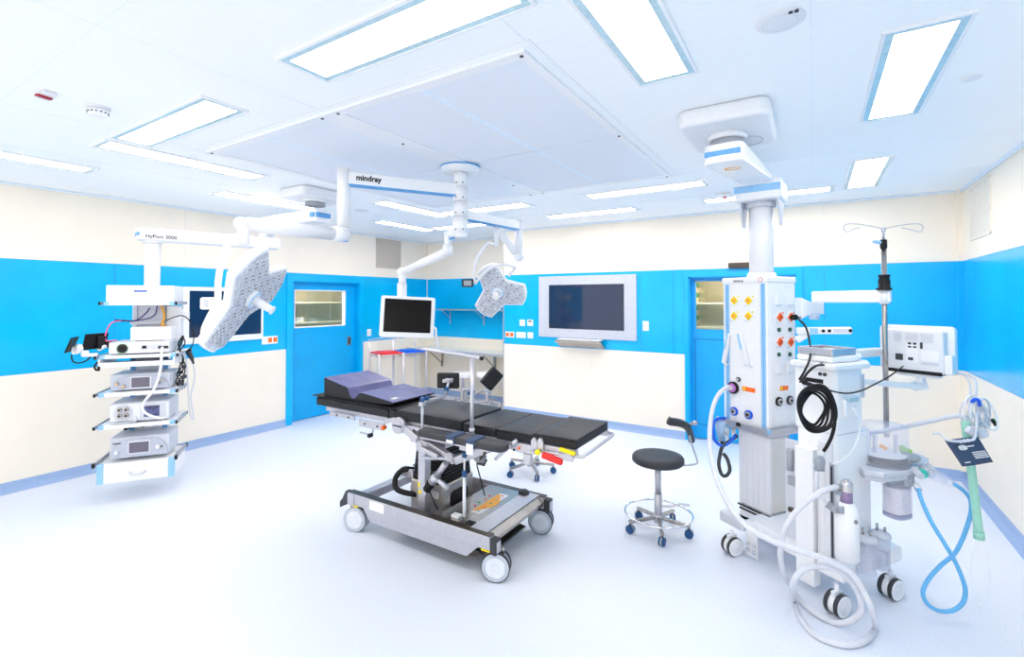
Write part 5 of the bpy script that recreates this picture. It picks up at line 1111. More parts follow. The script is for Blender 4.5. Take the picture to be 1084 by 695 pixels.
hose_start = F_ @ Vector((0, 0, 0.06))
F_, c = outlet('L', 782.5, 401.3, 0, None, ''); m = MB(F_); m.cyl((0, 0, 0), (0, 0, 0.012), 0.018, n=18); m.cyl((0, 0, 0.012), (0, 0, 0.02), 0.009, n=12, mi=1); part('small_port', m, [M_GREYD, M_GREYL], Pn)
for f_, px, py, mr in (('L', 778, 435, M_DBLUE), ('L', 793.3, 438.5, M_DBLUE), ('R', 823.5, 424.5, M_BLACK), ('R', 835, 423.2, M_GREYD)):
    F_, c = outlet(f_, px, py, 0, None, ''); m = MB(F_); m.cyl((0, 0, 0), (0, 0, 0.014), 0.034, n=28); m.cyl((0, 0, 0.014), (0, 0, 0.02), 0.024, n=24, mi=1); m.cyl((0, 0, 0.02), (0, 0, 0.024), 0.012, n=18, mi=2); part('gas_outlet', m, [mr, M_STEELL, M_BROWNK], Pn)
# slanted holders on the left face
for (p0, p1) in (((773.5, 353), (769, 384)), ((784.8, 353), (793.5, 386))):
    A0, A1 = fx(*p0), fx(*p1); m = mp(); m.bar((-0.02, A0.y, A0.z), (-0.028, A1.y, A1.z), 0.035, 0.03, 0.008); m.bar((-0.02, A1.y, A1.z), (-0.03, A1.y-0.04, A1.z-0.008), 0.03, 0.008, 0.003)
    m.bar((-0.038, A0.y, A0.z), (-0.045, (A0.y+A1.y)/2, (A0.z+A1.z)/2), 0.02, 0.012, 0.004, mi=1); part('slanted_holder', m, [M_WHITE2, M_LBLUE], Pn)
# equipment rail around the bottom
m = mp(); m.b(-0.032, -0.022, -0.03, WL+0.05, zb-0.004, zb+0.026, 0.003); m.b(-0.03, WR+0.04, -0.032, -0.022, zb-0.004, zb+0.026, 0.003)
for y in (0.06, 0.34): m.b(-0.024, 0.0, y-0.012, y+0.012, zb, zb+0.02)
for x in (0.06, 0.26): m.b(x-0.012, x+0.012, -0.024, 0.0, zb, zb+0.02)
m.b(-0.02, WR+0.02, -0.02, WL+0.02, zb-0.035, zb-0.005, 0.006)
rl = part('equipment_rail', m, M_STEELL, Pn)
m = mp()
for p in ((-0.04, 0.24, zb+0.01), (-0.04, 0.235, zb+0.01)): m.sph(p, 0.017)
m.sph((WR-0.02, -0.042, zb+0.01), 0.017); part('black_knob', m, M_BLACK, rl)
m = mp(); m.b(-0.035, -0.015, -0.036, -0.014, zb-0.006, zb+0.03, 0.004); part('blue_end_cap', m, M_LBLUE, rl)
# lower lifting column: grey ribbed housing, buffers, white foot
m = mp(); X0, X1, Y0, Y1, Z0, Z1 = 0.015, 0.215, 0.0, 0.285, 0.245, 0.835
m.b(X0, X1, Y0, Y1, Z0, Z1, 0.012, seg=3)
for y in (0.05, 0.10, 0.15, 0.20, 0.24): m.b(X0-0.003, X0, y-0.001, y+0.001, Z0+0.02, Z1-0.02)
m.b(X0+0.02, X1-0.02, Y0-0.003, Y0, Z0+0.02, Z1-0.02, mi=1)
lc = part('lift_column', m, [mat('silver_grey_housing', (218, 221, 228), 0.4, 0.0, var=0.005, scale=3), mat('ivory_grey_panel', (222, 220, 214), 0.4, var=0.005, scale=3)], Pn)
for dz, g in ((0.0, 0.006), (-0.035, 0.0)):
    m = mp(); m.tube([(X0-0.006+(-dz*0.5), Y1-0.0, Z0-0.008+dz), (X0-0.006+(-dz*0.5), Y0-0.006+(-dz*0.3), Z0-0.008+dz), (X1, Y0-0.006+(-dz*0.3), Z0-0.008+dz)], 0.008, 8, 1); part('black_buffer', m, M_BLACK, lc)
m = mp(); m.b(X0+0.01, X1, Y0+0.01, Y1-0.01, Z0-0.06, Z0, 0.006); m.prism([(X0+0.0, 0.0), (X1+0.10, 0.0), (X1+0.10, Y1), (X0+0.0, Y1-0.01)], 0.10, Z0-0.055, None, 0.01, seg=3); part('foot_housing', m, M_WHITE, lc)
m = mp(); m.b(X1, X1+0.03, 0.01, 0.08, 0.20, 0.84, 0.004); part('rear_guide', m, M_GREY, lc)
# pole arm and pole on the right of the head
ta = 3.62
m = MB(); m.prism([(-0.095, -0.085), (-0.02, -0.05), (0.085, -0.047), (0.085, 0.045), (-0.02, 0.05), (-0.095, 0.085)], -0.05, 0.05, frame(W(857.5, 326, 3.86), CR, UP, -CF), 0.012, seg=3); m.cyl(W(862, 331, 3.84), W(862, 338, 3.84), 0.04, 0.034, n=24, mi=1)
br = part('pole_bracket', m, [M_WHITE, mat('frosted_blue_knob', (205, 220, 240), 0.3)], Pn)
A0, A1 = W(860, 314.2, 3.76), W(940, 313.5, 3.42)
m = MB(); m.bar(A0, A1 + (A1-A0).normalized()*0.02, 0.07, 0.088, 0.012); part('pole_arm', m, M_WHITE, Pn)
# infusion pole
tp = 3.42; X_ = W(938.5, 462, tp); xt = W(933.8, 262, tp); px0 = Vector((X_.x, X_.y, 0))
o = thing('infusion_pole', 'tall steel infusion pole with four wire hooks, clamped in the white pendant arm', 'infusion pole', (X_.x, X_.y, X_.z))
m = MB(); m.cyl(X_, Vector((X_.x, X_.y, W(933.8, 262, tp).z)), 0.0165, n=22); part('tube', m, M_STEEL, o)
zA = A1.z + 0.045; xy = (X_.x, X_.y)
m = MB(); m.lathe([(0.047, 0), (0.047, 0.012), (0.034, 0.02), (0.036, 0.06), (0.030, 0.09), (0.036, 0.097), (0.036, 0.108), (0.02, 0.11)], (xy[0], xy[1], zA), n=30); part('black_collar', m, M_BLACK, o)
m = MB(); m.cyl((xy[0], xy[1], zA-0.1), (xy[0], xy[1], zA), 0.028, n=22); part('sleeve', m, M_WHITE, o)
zT = W(933.8, 262, tp).z
m = MB(); m.cyl((xy[0], xy[1], zT-0.005), (xy[0], xy[1], zT+0.055), 0.021, n=22); part('top_clamp', m, M_BLACK, o)
m = MB(); m.bar(Vector((xy[0], xy[1], zT+0.035)) - CR*0.02, Vector((xy[0], xy[1], zT+0.045)) - CR*0.075, 0.03, 0.022, 0.01); part('blue_knob', m, M_LBLUE, o)
zH = W(933, 242, tp).z; m = MB(); m.cyl((xy[0], xy[1], zT+0.05), (xy[0], xy[1], zH), 0.009, n=12); m.cyl((xy[0], xy[1], zH-0.02), (xy[0], xy[1], zH+0.004), 0.014, n=12); part('inner_rod', m, M_STEELL, o)
top = Vector((xy[0], xy[1], zH))
m = MB()
for e_, sg in ((CR, 1), (-CR, 1)):
    m.tube([top, top + e_*0.10 + UP*0.02, top + e_*0.20 + UP*0.035, top + e_*0.27 + UP*0.03, top + e_*0.282 - UP*0.0, top + e_*0.26 - UP*0.022, top + e_*0.20 - UP*0.0 + CF*0.02, top + e_*0.15 + UP*0.012 + CF*0.025], 0.0035, 6)
for e_ in ((CF*0.8 + CR*0.6), (-CF*0.8 - CR*0.6)):
    m.tube([top, top + e_*0.05, top + e_*0.09 - UP*0.004, top + e_*0.10 - UP*0.03, top + e_*0.085 - UP*0.05, top + e_*0.06 - UP*0.035], 0.004, 6)
part('wire_hooks', m, M_STEELL, o)

# ================================================================== ANAESTHESIA MACHINE
A0 = W(886, 500, 2.97); AM = frame((A0.x, A0.y, 0), PR, PS, UP)
def ma(): return MB(AM)
aw = lambda *q: AM @ Vector(q)
def fa(px, py, x=0.0):   # on plane local x = const
    M_ = AM.inverted(); o_ = M_ @ Vector((0, 0, CAM_Z)); d, _ = _dir(px, py); d = M_.to_3x3() @ d; t = (x-o_.x)/d.x; return o_ + d*t
def fb(px, py, y=0.0):   # on plane local y = const
    M_ = AM.inverted(); o_ = M_ @ Vector((0, 0, CAM_Z)); d, _ = _dir(px, py); d = M_.to_3x3() @ d; t = (y-o_.y)/d.y; return o_ + d*t
K = thing('anaesthesia_machine', 'white wheeled anaesthesia machine with clear bellows dome, docked beside the pendant', 'anaesthesia machine', aw(0.2, 0.15, 0))
bo = 0.262
# cabinet
m = ma(); m.prism(rrect(0.36, bo-0.0, 0.03, 5, 0.18, bo/2), 0.30, 1.03, None, 0.006, smooth=True)
m.prism([(0.0, 0.02), (0.02, 0), (0.26, 0), (0.34, 0.06), (0.36, bo), (0, bo)], 1.03, 1.425, None, 0.006)
cab = part('cabinet', m, M_WHITE, K)
m = ma(); m.b(0.0, 0.30, 0.005, bo, 0.26, 0.30); m.b(-0.001, 0.0, 0.03, bo-0.004, 1.03, 1.034); m.b(0.005, 0.33, -0.001, 0.0, 1.028, 1.032); m.b(0.24, 0.29, -0.0015, 0.0, 1.24, 1.39); part('seams', m, M_GREYL, cab)
m = ma(); m.b(0.245, 0.285, -0.003, 0.0, 1.25, 1.385, 0.002); m.b(0.262, 0.268, -0.005, -0.003, 1.26, 1.375, mi=1); part('inlet_strip', m, [M_GREYL, M_GREY], cab)
m = ma(); m.prism([(-0.03, -0.02), (0.30, -0.03), (0.42, 0.05), (0.42, bo+0.03), (-0.03, bo+0.015)], 1.425, 1.465, None, 0.012, seg=3); wt = part('worktop', m, M_WHITE2, K)
m = ma(); m.prism([(0.02, 0.03), (0.25, 0.02), (0.38, 0.07), (0.40, bo), (0.02, bo)], 1.465, 1.51, None, 0.016, seg=3); m.bar((0.30, 0.05, 1.50), (0.40, 0.15, 1.47), 0.06, 0.03, 0.01); part('raised_top', m, M_WHITE, wt)
# base with legs and castors
m = ma(); m.b(-0.02, 0.06, -0.02, 0.74, 0.17, 0.25, 0.012, seg=3); m.b(0.02, 0.55, -0.05, 0.06, 0.17, 0.25, 0.012, seg=3); m.b(0.0, 0.5, 0.55, 0.70, 0.17, 0.24, 0.012); m.b(0.0, 0.42, 0.05, 0.60, 0.20, 0.26, 0.01); part('base_frame', m, M_WHITE2, K)
m = ma(); m.b(-0.05, 0.05, 0.64, 0.86, 0.17, 0.25, 0.015, seg=3); part('grey_corner_cover', m, M_GREYL, K)
m = ma(); m.b(-0.045, 0.07, -0.06, 0.10, 0.17, 0.285, 0.008); part('corner_cover', m, M_WHITE, K)
m = ma(); m.b(0.40, 0.57, -0.06, 0.06, 0.17, 0.27, 0.02, seg=3); part('corner_cover', m, M_WHITE, K)
m = ma(); m.b(-0.035, -0.02, 0.54, 0.63, 0.02, 0.26, 0.004)
for y, z in ((0.56, 0.06), (0.61, 0.06), (0.56, 0.11), (0.61, 0.11)): m.cyl((-0.05, y, z), (-0.03, y, z), 0.013, n=12, mi=1)
part('docking_bracket', m, [M_WHITE2, M_CHROME], K)
def castor2(px, py, ang):
    p = WZ(px, py, 0.0); return twin_castor(K, p.x, p.y, 0.066, 0.030, ang, M_WHITE, M_WHITE2, 0.18, fork=M_WHITE2, gap=0.028, thread=M_GREYD)
castor2(886, 650, YAW - 1.16); castor2(943, 632, YAW - 1.2); castor2(775, 586, YAW - 1.28)
p = aw(0.48, 0.70, 0); twin_castor(K, p.x, p.y, 0.062, 0.032, YAW+0.5, M_WHITE, M_WHITE2, 0.18, fork=M_WHITE2, gap=0.028)
# vertical white panels on the near-left side
m = ma(); y0, y1 = fa(861, 560, -0.05).y, fa(842, 560, -0.05).y; m.b(-0.05, 0.02, y0, y1, 0.055, 0.915, 0.006)
for y, z in ((y1, 0.14), (y1, 0.10)): m.cyl((-0.02, y, z), (-0.02, y+0.012, z), 0.01, n=10)
part('cylinder_panel', m, M_WHITE, K)
m = ma(); m.b(-0.02, 0.0, 0.02, y0-0.015, 0.20, 0.98, 0.008); m.b(-0.024, -0.02, 0.06, 0.066, 0.25, 0.95); m.b(-0.024, -0.02, 0.10, 0.106, 0.25, 0.95); part('rear_panel', m, M_WHITE2, K)
m = ma(); yg = fa(838.5, 520, 0.02).y; m.b(0.02, 0.04, y1+0.005, yg+0.05, 0.25, 0.92, 0.004); m.b(0.0, 0.03, y1+0.01, yg+0.02, 0.62, 0.68, 0.004, mi=1); m.b(0.0, 0.03, y1+0.01, yg+0.02, 0.44, 0.47, 0.004, mi=2); m.cyl((0.0, yg, 0.72), (0.0, yg, 0.86), 0.02, n=12, mi=1); part('gas_manifold', m, [M_GREYL, M_GREY, M_BROWNK], K)
m = ma(); yb = fa(883.5, 520, -0.022).y; m.b(-0.024, -0.018, 0.005, 0.03, 0.24, 0.86, 0.002); m.b(-0.027, -0.024, 0.012, 0.022, 0.26, 0.84, mi=1); part('mounting_rail', m, [M_GREY, M_GREYD], K)
# connector panel at the back (upper left face)
q = fa(872, 386); m = ma(); m.cyl((0, q.y, q.z), (-0.02, q.y, q.z), 0.022, n=22); m.cyl((-0.02, q.y, q.z), (-0.026, q.y, q.z), 0.012, n=14, mi=1); part('power_inlet', m, [M_STEELL, M_BLACK], cab)
m = ma()
for px, py in ((868.5, 395.5), (873.5, 396.2)):
    q = fa(px, py); m.cyl((0, q.y, q.z), (-0.008, q.y, q.z), 0.011, n=14)
part('small_connectors', m, M_GREYD, cab)
q0, q1 = fa(852, 399.5), fa(871.5, 404); m = ma(); m.b(-0.005, 0, q1.y, q0.y, q1.z-0.012, q1.z+0.014); part('dark_slot', m, M_BLACK, cab)
# cable hook with coiled black cables
q = fa(851.5, 412, -0.03); m = ma(); m.box((-0.035, q.y, q.z), (0.07, 0.05, 0.075), 0.006); m.b(-0.08, -0.068, q.y-0.025, q.y+0.025, q.z-0.04, q.z+0.045, 0.004); part('cable_hook', m, M_WHITE, K)
qc = W(861.5, 431, 2.85)
for k in range(5):
    r1, r2 = 0.128-0.013*k, 0.140-0.012*k; pts = []
    for j in range(18):
        a = 2*math.pi*j/18
        pts.append(qc + CR*(r1*math.cos(a)*0.86 + 0.004*k) + UP*(r2*math.sin(a) - 0.004*k) + CF*(0.016*k - 0.03 + 0.012*math.sin(3*a+k)))
    m = MB(); m.tube(pts, 0.0075, 8, 3, True); single('coiled_cable', m, M_BLACK, 'loop of black cable in the coil hung on the side of the anaesthesia machine', 'cable', 'black cable loops on the anaesthesia machine')
# right face small box
q = fb(897.5, 431, 0); m = ma(); m.box((q.x, -0.012, q.z), (0.115, 0.024, 0.105), 0.006); m.box((q.x, -0.026, q.z+0.055), (0.10, 0.03, 0.03), 0.004, mi=1); m.box((q.x+0.02, -0.03, q.z-0.01), (0.03, 0.012, 0.04), 0.003)
sb = part('connector_box', m, [M_WHITE, mat('pale_teal_plastic', (170, 200, 215), 0.4)], K)
m = MB(); m.tube([W(902, 433, 2.98), W(907, 438, 2.96), W(911, 446, 2.98), W(908, 465, 2.97), W(900, 480, 2.95), W(888, 489, 2.93), W(880, 491, 2.93)], 0.004, 6); part('thin_lead', m, M_WHITE, sb)
# suction bottle in front
tb = 2.86; bx_ = W(896.5, 560, tb); Z = lambda py: W(896.5, py, tb).z
o = thing('vacuum_bottle', 'white cylindrical bottle with purple neck mounted on the front of the anaesthesia machine', 'bottle', (bx_.x, bx_.y, Z(592)))
m = MB(); m.lathe([(0, 0), (0.055, 0), (0.062, 0.01), (0.062, Z(543)-Z(592)), (0.05, Z(536)-Z(592)), (0.035, Z(531)-Z(592)), (0, Z(531)-Z(592))], (bx_.x, bx_.y, Z(592)), n=34); part('body', m, M_WHITE, o)
m = MB(); m.cyl((bx_.x, bx_.y, Z(531)), (bx_.x, bx_.y, Z(519.5)), 0.031, n=26); part('purple_neck', m, mat('violet_glass', (150, 130, 170), 0.2), o)
m = MB(); m.lathe([(0.034, 0), (0.034, 0.045), (0.028, 0.055), (0.0, 0.058)], (bx_.x, bx_.y, Z(519.5)), n=26); m.cyl((bx_.x, bx_.y, Z(511)), (bx_.x, bx_.y, Z(507)), 0.015, n=16)
m.cyl(W(893, 514, tb), W(884, 515, tb+0.02), 0.012, n=14, mi=1); m.cyl(W(888, 513, tb), W(888, 518, tb), 0.017, n=14, mi=1); m.bar(W(884, 520, tb+0.03), W(893, 521, tb), 0.03, 0.03, 0.006, mi=2)
part('valve_head', m, [M_STEELL, M_STEEL, M_GREY], o)
m = MB(); m.cyl(W(876, 533, tb+0.02), W(884, 539, tb), 0.022, n=16); m.cyl(W(883, 538, tb), W(893, 540, tb-0.04), 0.02, n=16); m.cyl(W(886, 540, tb-0.03), W(886, 532, tb-0.03), 0.008, n=10); m.sph(W(884, 538.5, tb-0.01), 0.023); part('grey_elbow', m, M_GREY, o)
m = MB(); m.cyl(W(898, 547, tb)-CF*0.055, W(898, 547, tb)-CF*0.066, 0.012, n=18); part('dial', m, M_STEEL, o)
m = MB(); m.cyl(W(867.5, 485, 2.93), W(867.5, 497, 2.93), 0.028, n=18); m.sph(W(867.5, 488, 2.92), 0.031); m.cyl(W(867.5, 489, 2.92), W(871, 489, 2.9), 0.02, n=14); m.cyl(W(868, 481, 2.93), W(872, 478, 2.92), 0.016, n=12, mi=1); part('grey_connector', m, [M_GREY, M_WHITE], K)
m = MB(); m.tube([W(865, 498, 2.93), W(864, 510, 2.93), W(864, 522, 2.93)], 0.012, 10); m.tube([W(867, 524, 2.92), W(872, 530, 2.9), W(877, 535, 2.88)], 0.009, 8); part('clear_lead', m, M_TUBE, K)
# glass suction jars
for (px, tt, py0, py1, r_) in ((917, 2.93, 607, 572, 0.052), (932, 3.07, 601, 567, 0.052)):
    z0 = max(0.03, W(px, py0, tt).z); z1 = W(px, py1, tt).z; c_ = W(px, 590, tt)
    o = thing('suction_jar', 'clear suction jar with grey lid ' + ('nearer to the white bottle' if px < 920 else 'beside the right castor of the anaesthesia machine'), 'jar', (c_.x, c_.y, z0))
    m = MB(); m.lathe([(0, 0), (r_*0.9, 0), (r_, 0.01), (r_, z1-z0), (r_*0.95, z1-z0), (r_*0.95, 0.012), (0, 0.012)], (c_.x, c_.y, z0), n=30); part('glass', m, M_CLEAR, o)
    m = MB(); m.lathe([(0, 0.035), (r_*0.6, 0.035), (r_*1.05, 0.02), (r_*1.12, 0.0), (0, 0)], (c_.x, c_.y, z1), n=30); m.cyl((c_.x-0.015, c_.y, z1+0.03), (c_.x-0.015, c_.y, z1+0.075), 0.008, n=10, mi=1); m.cyl((c_.x+0.025, c_.y, z1+0.03), (c_.x+0.025, c_.y, z1+0.06), 0.007, n=10, mi=1); part('lid', m, [M_GREYL, M_STEEL], o)
    m = MB(); q = Vector((c_.x, c_.y, z0+0.03)) - CF*(r_+0.001); m.box(q + UP*0.05, (0.002, 0.001, 0.102), R=Rt)
    for k in range(5): m.box(q + UP*0.025*k + CR*0.008, (0.018, 0.001, 0.002), R=Rt)
    part('graduations', m, M_GREY, o)
m = MB(); a_ = W(917, 580, 2.97); m.bar(a_, W(905, 580, 3.0), 0.03, 0.03, 0.004); part('jar_bracket', m, M_WHITE2, K)
# breathing system: platform, dome, absorber canister
td = 3.13; dc = W(935, 490, td); Zd = lambda py: W(935, py, td).z; zp = Zd(489)
pl = [W(906, 488, 3.12), W(908, 483, 3.3), W(925, 482, 3.38), W(950, 482, 3.38), W(972, 486, 3.33), W(983, 488, 3.22), W(981, 492, 3.12), W(962, 494, 3.0), W(935, 494, 2.95), W(915, 491, 3.0)]
m = MB(); m.prism([(p_.x, p_.y) for p_ in pl][::-1], zp-0.04, zp-0.004, None, 0.008, seg=3); m.prism([((p_.x-dc.x)*0.94+dc.x, (p_.y-dc.y)*0.94+dc.y) for p_ in pl][::-1], zp-0.07, zp-0.038, None, 0.008, seg=2); pf = part('breathing_platform', m, M_GREYL, K)
m = MB(); m.cyl((dc.x, dc.y, zp-0.004), (dc.x, dc.y, zp+0.014), 0.142, n=44); m.lathe([(0.134, 0.014), (0.134, 0.235), (0.125, 0.245), (0, 0.248), ], (dc.x, dc.y, zp), n=44); dome = part('bellows_dome', m, M_CLEAR, K)
m = MB(); m.cyl((dc.x, dc.y, zp+0.015), (dc.x, dc.y, zp+0.055), 0.118, n=40, mi=1)
for k in range(3): m.lathe([(0.118, 0), (0.124, 0.006), (0.118, 0.012)], (dc.x, dc.y, zp+0.015+k*0.013), n=40, mi=1)
m.cyl((dc.x, dc.y, zp+0.055), (dc.x, dc.y, zp+0.062), 0.12, n=40); part('bellows', m, [M_WHITE2, M_GREYD], dome)
m = MB(); 
for px in (926, 948): m.box(W(px, 470, td), (0.012, 0.02, 0.13), R=Rt)
m.box(W(935, 473, td), (0.04, 0.02, 0.02), R=Rt @ Matrix.Rotation(0.6, 3, 'Y'), mi=1); part('dome_fittings', m, [M_GREYL, M_AMB], dome)
m = MB(); m.box(W(947, 503, 3.08), (0.16, 0.14, 0.085), 0.02, Rt); m.box(W(957, 509, 3.04), (0.05, 0.08, 0.05), 0.01, Rt); part('canister_head', m, M_GREY, K)
cc = W(949.5, 525, 3.06); Zc = lambda py: W(949.5, py, 3.06).z
Fc = frame((cc.x, cc.y, 0), CR*0.94 + CF*0.34, -CR*0.34 + CF*0.94, UP)
m = MB(Fc); m.prism(rrect(0.155, 0.125, 0.05, 7), Zc(546), Zc(509), None, 0.004); cn = part('absorber_canister', m, M_CLEAR, K)
m = MB(Fc); m.prism(rrect(0.143, 0.113, 0.045, 7), Zc(541), Zc(514), None, 0.004); part('granules', m, M_GRAN, cn)
m = MB(Fc); m.prism(rrect(0.15, 0.12, 0.045, 7), Zc(545), Zc(541.5), None, 0.002); part('canister_foot', m, mat('violet_grey_plastic', (120, 120, 165), 0.4), cn)
m = MB(); m.sph(W(962, 484, 3.1), 0.055, (1.3, 0.9, 0.55), Rt); part('valve_dome', m, M_GREY, K)
m = MB(); m.sph(W(959, 477, 3.25), 0.03, (1.2, 1, 0.7), Rt); m.sph(W(955, 474, 3.28), 0.02); part('green_cap', m, mat('lime_plastic', (140, 200, 50), 0.4), K)
m = MB(); m.box(W(915, 460, 3.28), (0.05, 0.06, 0.09), 0.015, Rt); m.box(W(914.5, 469, 3.28), (0.05, 0.06, 0.02), 0.004, Rt, mi=1); part('flow_sensor', m, [M_DBLUE, M_BROWNK], K)
for a_, b_ in (((975, 495, 3.1), (984, 501, 3.0)), ((980, 493, 3.15), (990, 500, 3.05)), ((967, 497, 3.05), (975, 504, 2.98))):
    m = MB(); m.cyl(W(*a_), W(*b_), 0.024, 0.02, n=18); m.cyl(W(*a_), W(*a_).lerp(W(*b_), 0.25), 0.028, n=18); part('hose_port', m, M_GREYL, K)
m = MB(); m.cyl(W(976, 500, 3.02), W(978, 502, 3.0), 0.027, n=16); part('teal_ring', m, mat('teal_plastic', (60, 205, 190), 0.4), K)
m = MB(); m.cyl(W(984, 501, 3.0), W(1000, 509, 2.9), 0.026, 0.022, n=18); m.cyl(W(990, 500, 3.05), W(1006, 511, 2.92), 0.024, 0.022, n=18); part('y_connector', m, M_CLEAR, K)
# bag arm
m = MB(); m.tube([W(920, 459, 3.3), W(955, 452, 3.15), W(985, 445.5, 3.0), W(1008, 440.5, 2.92), W(1020, 440.5, 2.88), W(1024, 444, 2.87)], 0.014, 12); part('bag_arm', m, M_GREYL, K)
# monitor with its arm
tl, tr = 3.62, 3.24
P00, P10 = W(931, 343, tl), W(1010.5, 347.5, tr); dx = (P10-P00); dx.z = 0; wd = dx.length; dx.normalize(); nb_ = Vector((dx.y, -dx.x, 0)); nb_ = nb_ if nb_.dot(-P00) > 0 else -nb_
zt_, zb_ = P00.z, W(931, 388, tl).z
Fm = frame(Vector((P00.x, P00.y, 0)), dx, UP, dx.cross(UP)) ; sgn = 1 if Vector(dx.cross(UP)).dot(nb_) > 0 else -1
O = thing('patient_monitor', 'white patient monitor seen from behind with vents and connectors, mounted above the bellows dome', 'monitor', P00 - UP*(zt_-zb_))
hM = zt_-zb_+0.012
m = MB(Fm); m.prism(rrect(wd, hM, 0.03, 5, wd/2, zt_-hM/2), min(0, -sgn*0.05), max(0, -sgn*0.05), None, 0.008, seg=3); part('front_shell', m, M_WHITE, O)
m = MB(Fm); m.prism(rrect(wd*0.80, hM*0.90, 0.02, 4, wd*0.52, zt_-hM/2-0.012), min(0, sgn*0.075), max(0, sgn*0.075), None, 0.01, seg=3); rs = part('rear_housing', m, M_WHITE2, O)
S_ = sgn*0.0755
def mbx(x0, x1, z0, z1, mi=0, m_=None, dz=0.002): (m_ or m).b(x0, x1, z0, z1, min(S_, S_+sgn*dz), max(S_, S_+sgn*dz), mi=mi)
m = MB(Fm)
for x0, x1 in ((0.30, 0.40), (0.46, 0.62), (0.66, 0.82)):
    X0_, X1_ = wd*(x0-0.02), wd*(x1-0.02)
    for k in range(8): mbx(X0_, X1_, zt_-0.055-0.008*k, zt_-0.051-0.008*k)
part('vents', m, M_GREYL, rs)
m = MB(Fm); c0 = wd*0.33
for x0, x1, z0, z1 in ((0.0, 0.02, 0.115, 0.13), (0.03, 0.05, 0.115, 0.13), (0.0, 0.02, 0.14, 0.152), (0.03, 0.05, 0.14, 0.152), (0.07, 0.085, 0.11, 0.155), (0.0, 0.03, 0.22, 0.24), (-0.075, -0.03, 0.20, 0.245)):
    mbx(c0+0.06+x0, c0+0.06+x1, zt_-z1, zt_-z0)
part('connectors', m, M_GREYD, rs)
m = MB(Fm); mbx(wd*0.44, wd*0.60, zt_-0.255, zt_-0.10, dz=0.0008); mbx(wd*0.64, wd*0.86, zt_-0.235, zt_-0.165, dz=0.0008); mbx(wd*0.64, wd*0.86, zt_-0.265, zt_-0.245, mi=1, dz=0.0012); part('label_fields', m, [M_WHITE, M_GREYL], rs)
m = MB(Fm); m.b(wd*0.15, wd*0.90, zb_-0.012, zb_+0.012, min(0.01*sgn, 0.085*sgn), max(0.01*sgn, 0.085*sgn), 0.004); part('dark_underside', m, M_BLACK, O)
m = MB(Fm); m.b(wd*0.30, wd*0.85, zb_-0.035, zb_-0.012, min(0, 0.07*sgn), max(0, 0.07*sgn), 0.006); m.b(wd*0.55, wd*0.64, zb_-0.075, zb_-0.03, min(0, 0.06*sgn), max(0, 0.06*sgn), 0.008); part('swivel_mount', m, M_WHITE2, O)
m = MB(Fm); m.b(wd-0.035, wd+0.008, zb_, zb_+0.13, min(0, 0.07*sgn), max(0, 0.07*sgn), 0.006); part('side_module', m, M_WHITE, O)
m = MB(); m.bar(aw(0.30, 0.10, 1.33), W(975, 409, 3.44), 0.05, 0.04, 0.01); m.bar(W(965, 409, 3.44), W(980, 407, 3.42), 0.07, 0.06, 0.012); part('monitor_arm', m, M_WHITE, K)
m = MB(); m.bar(aw(0.33, 0.12, 1.50), W(930, 372, 3.6), 0.06, 0.06, 0.012); part('upper_arm', m, M_WHITE, K)
# tray and rail above the worktop
o = thing('instrument_tray', 'shallow silver tray lying on top of the anaesthesia machine', 'tray', aw(0.02, 0.14, 1.51))
m = MB(AM @ Matrix.Translation((0.14, 0.145, 1.51))); z_ = 0.045
m.b(-0.10, 0.10, -0.10, 0.10, 0.0, 0.006, 0.002); m.b(-0.12, -0.10, -0.10, 0.10, 0.0, z_, 0.004); m.b(0.10, 0.12, -0.10, 0.10, 0.0, z_, 0.004); m.b(-0.12, 0.12, -0.115, -0.10, 0.0, z_, 0.004); m.b(-0.12, 0.12, 0.10, 0.115, 0.0, z_, 0.004); part('pan', m, M_STEELL, o)
m = MB(AM @ Matrix.Translation((0.14, 0.145, 1.52))); m.box((0.02, 0.0, 0.012), (0.12, 0.12, 0.02), 0.006); part('contents', m, M_GREYL, o)
m = MB(); a_, b_ = W(843, 350, 3.55), W(901.5, 349.5, 3.4); m.bar(a_, b_, 0.05, 0.05, 0.008); m.bar(W(843, 360, 3.55), W(856, 352, 3.52), 0.03, 0.05, 0.01)
ra = part('accessory_rail', m, M_WHITE, Pn)
m = MB(); m.bar(a_.lerp(b_, 0.15)-CF*0.024, a_.lerp(b_, 0.36)-CF*0.026, 0.006, 0.04, 0.001, mi=1); m.bar(a_.lerp(b_, 0.5)-CF*0.024, b_-CF*0.026-(b_-a_)*0.03, 0.006, 0.028, 0.001, mi=2)
for f_ in (0.45, 0.56, 0.93): q = a_.lerp(b_, f_)-CF*0.026; m.cyl(q, q-CF*0.008, 0.011, n=14)
part('rail_markings', m, [M_BLACK, M_LBLUE, M_GREYL], ra)
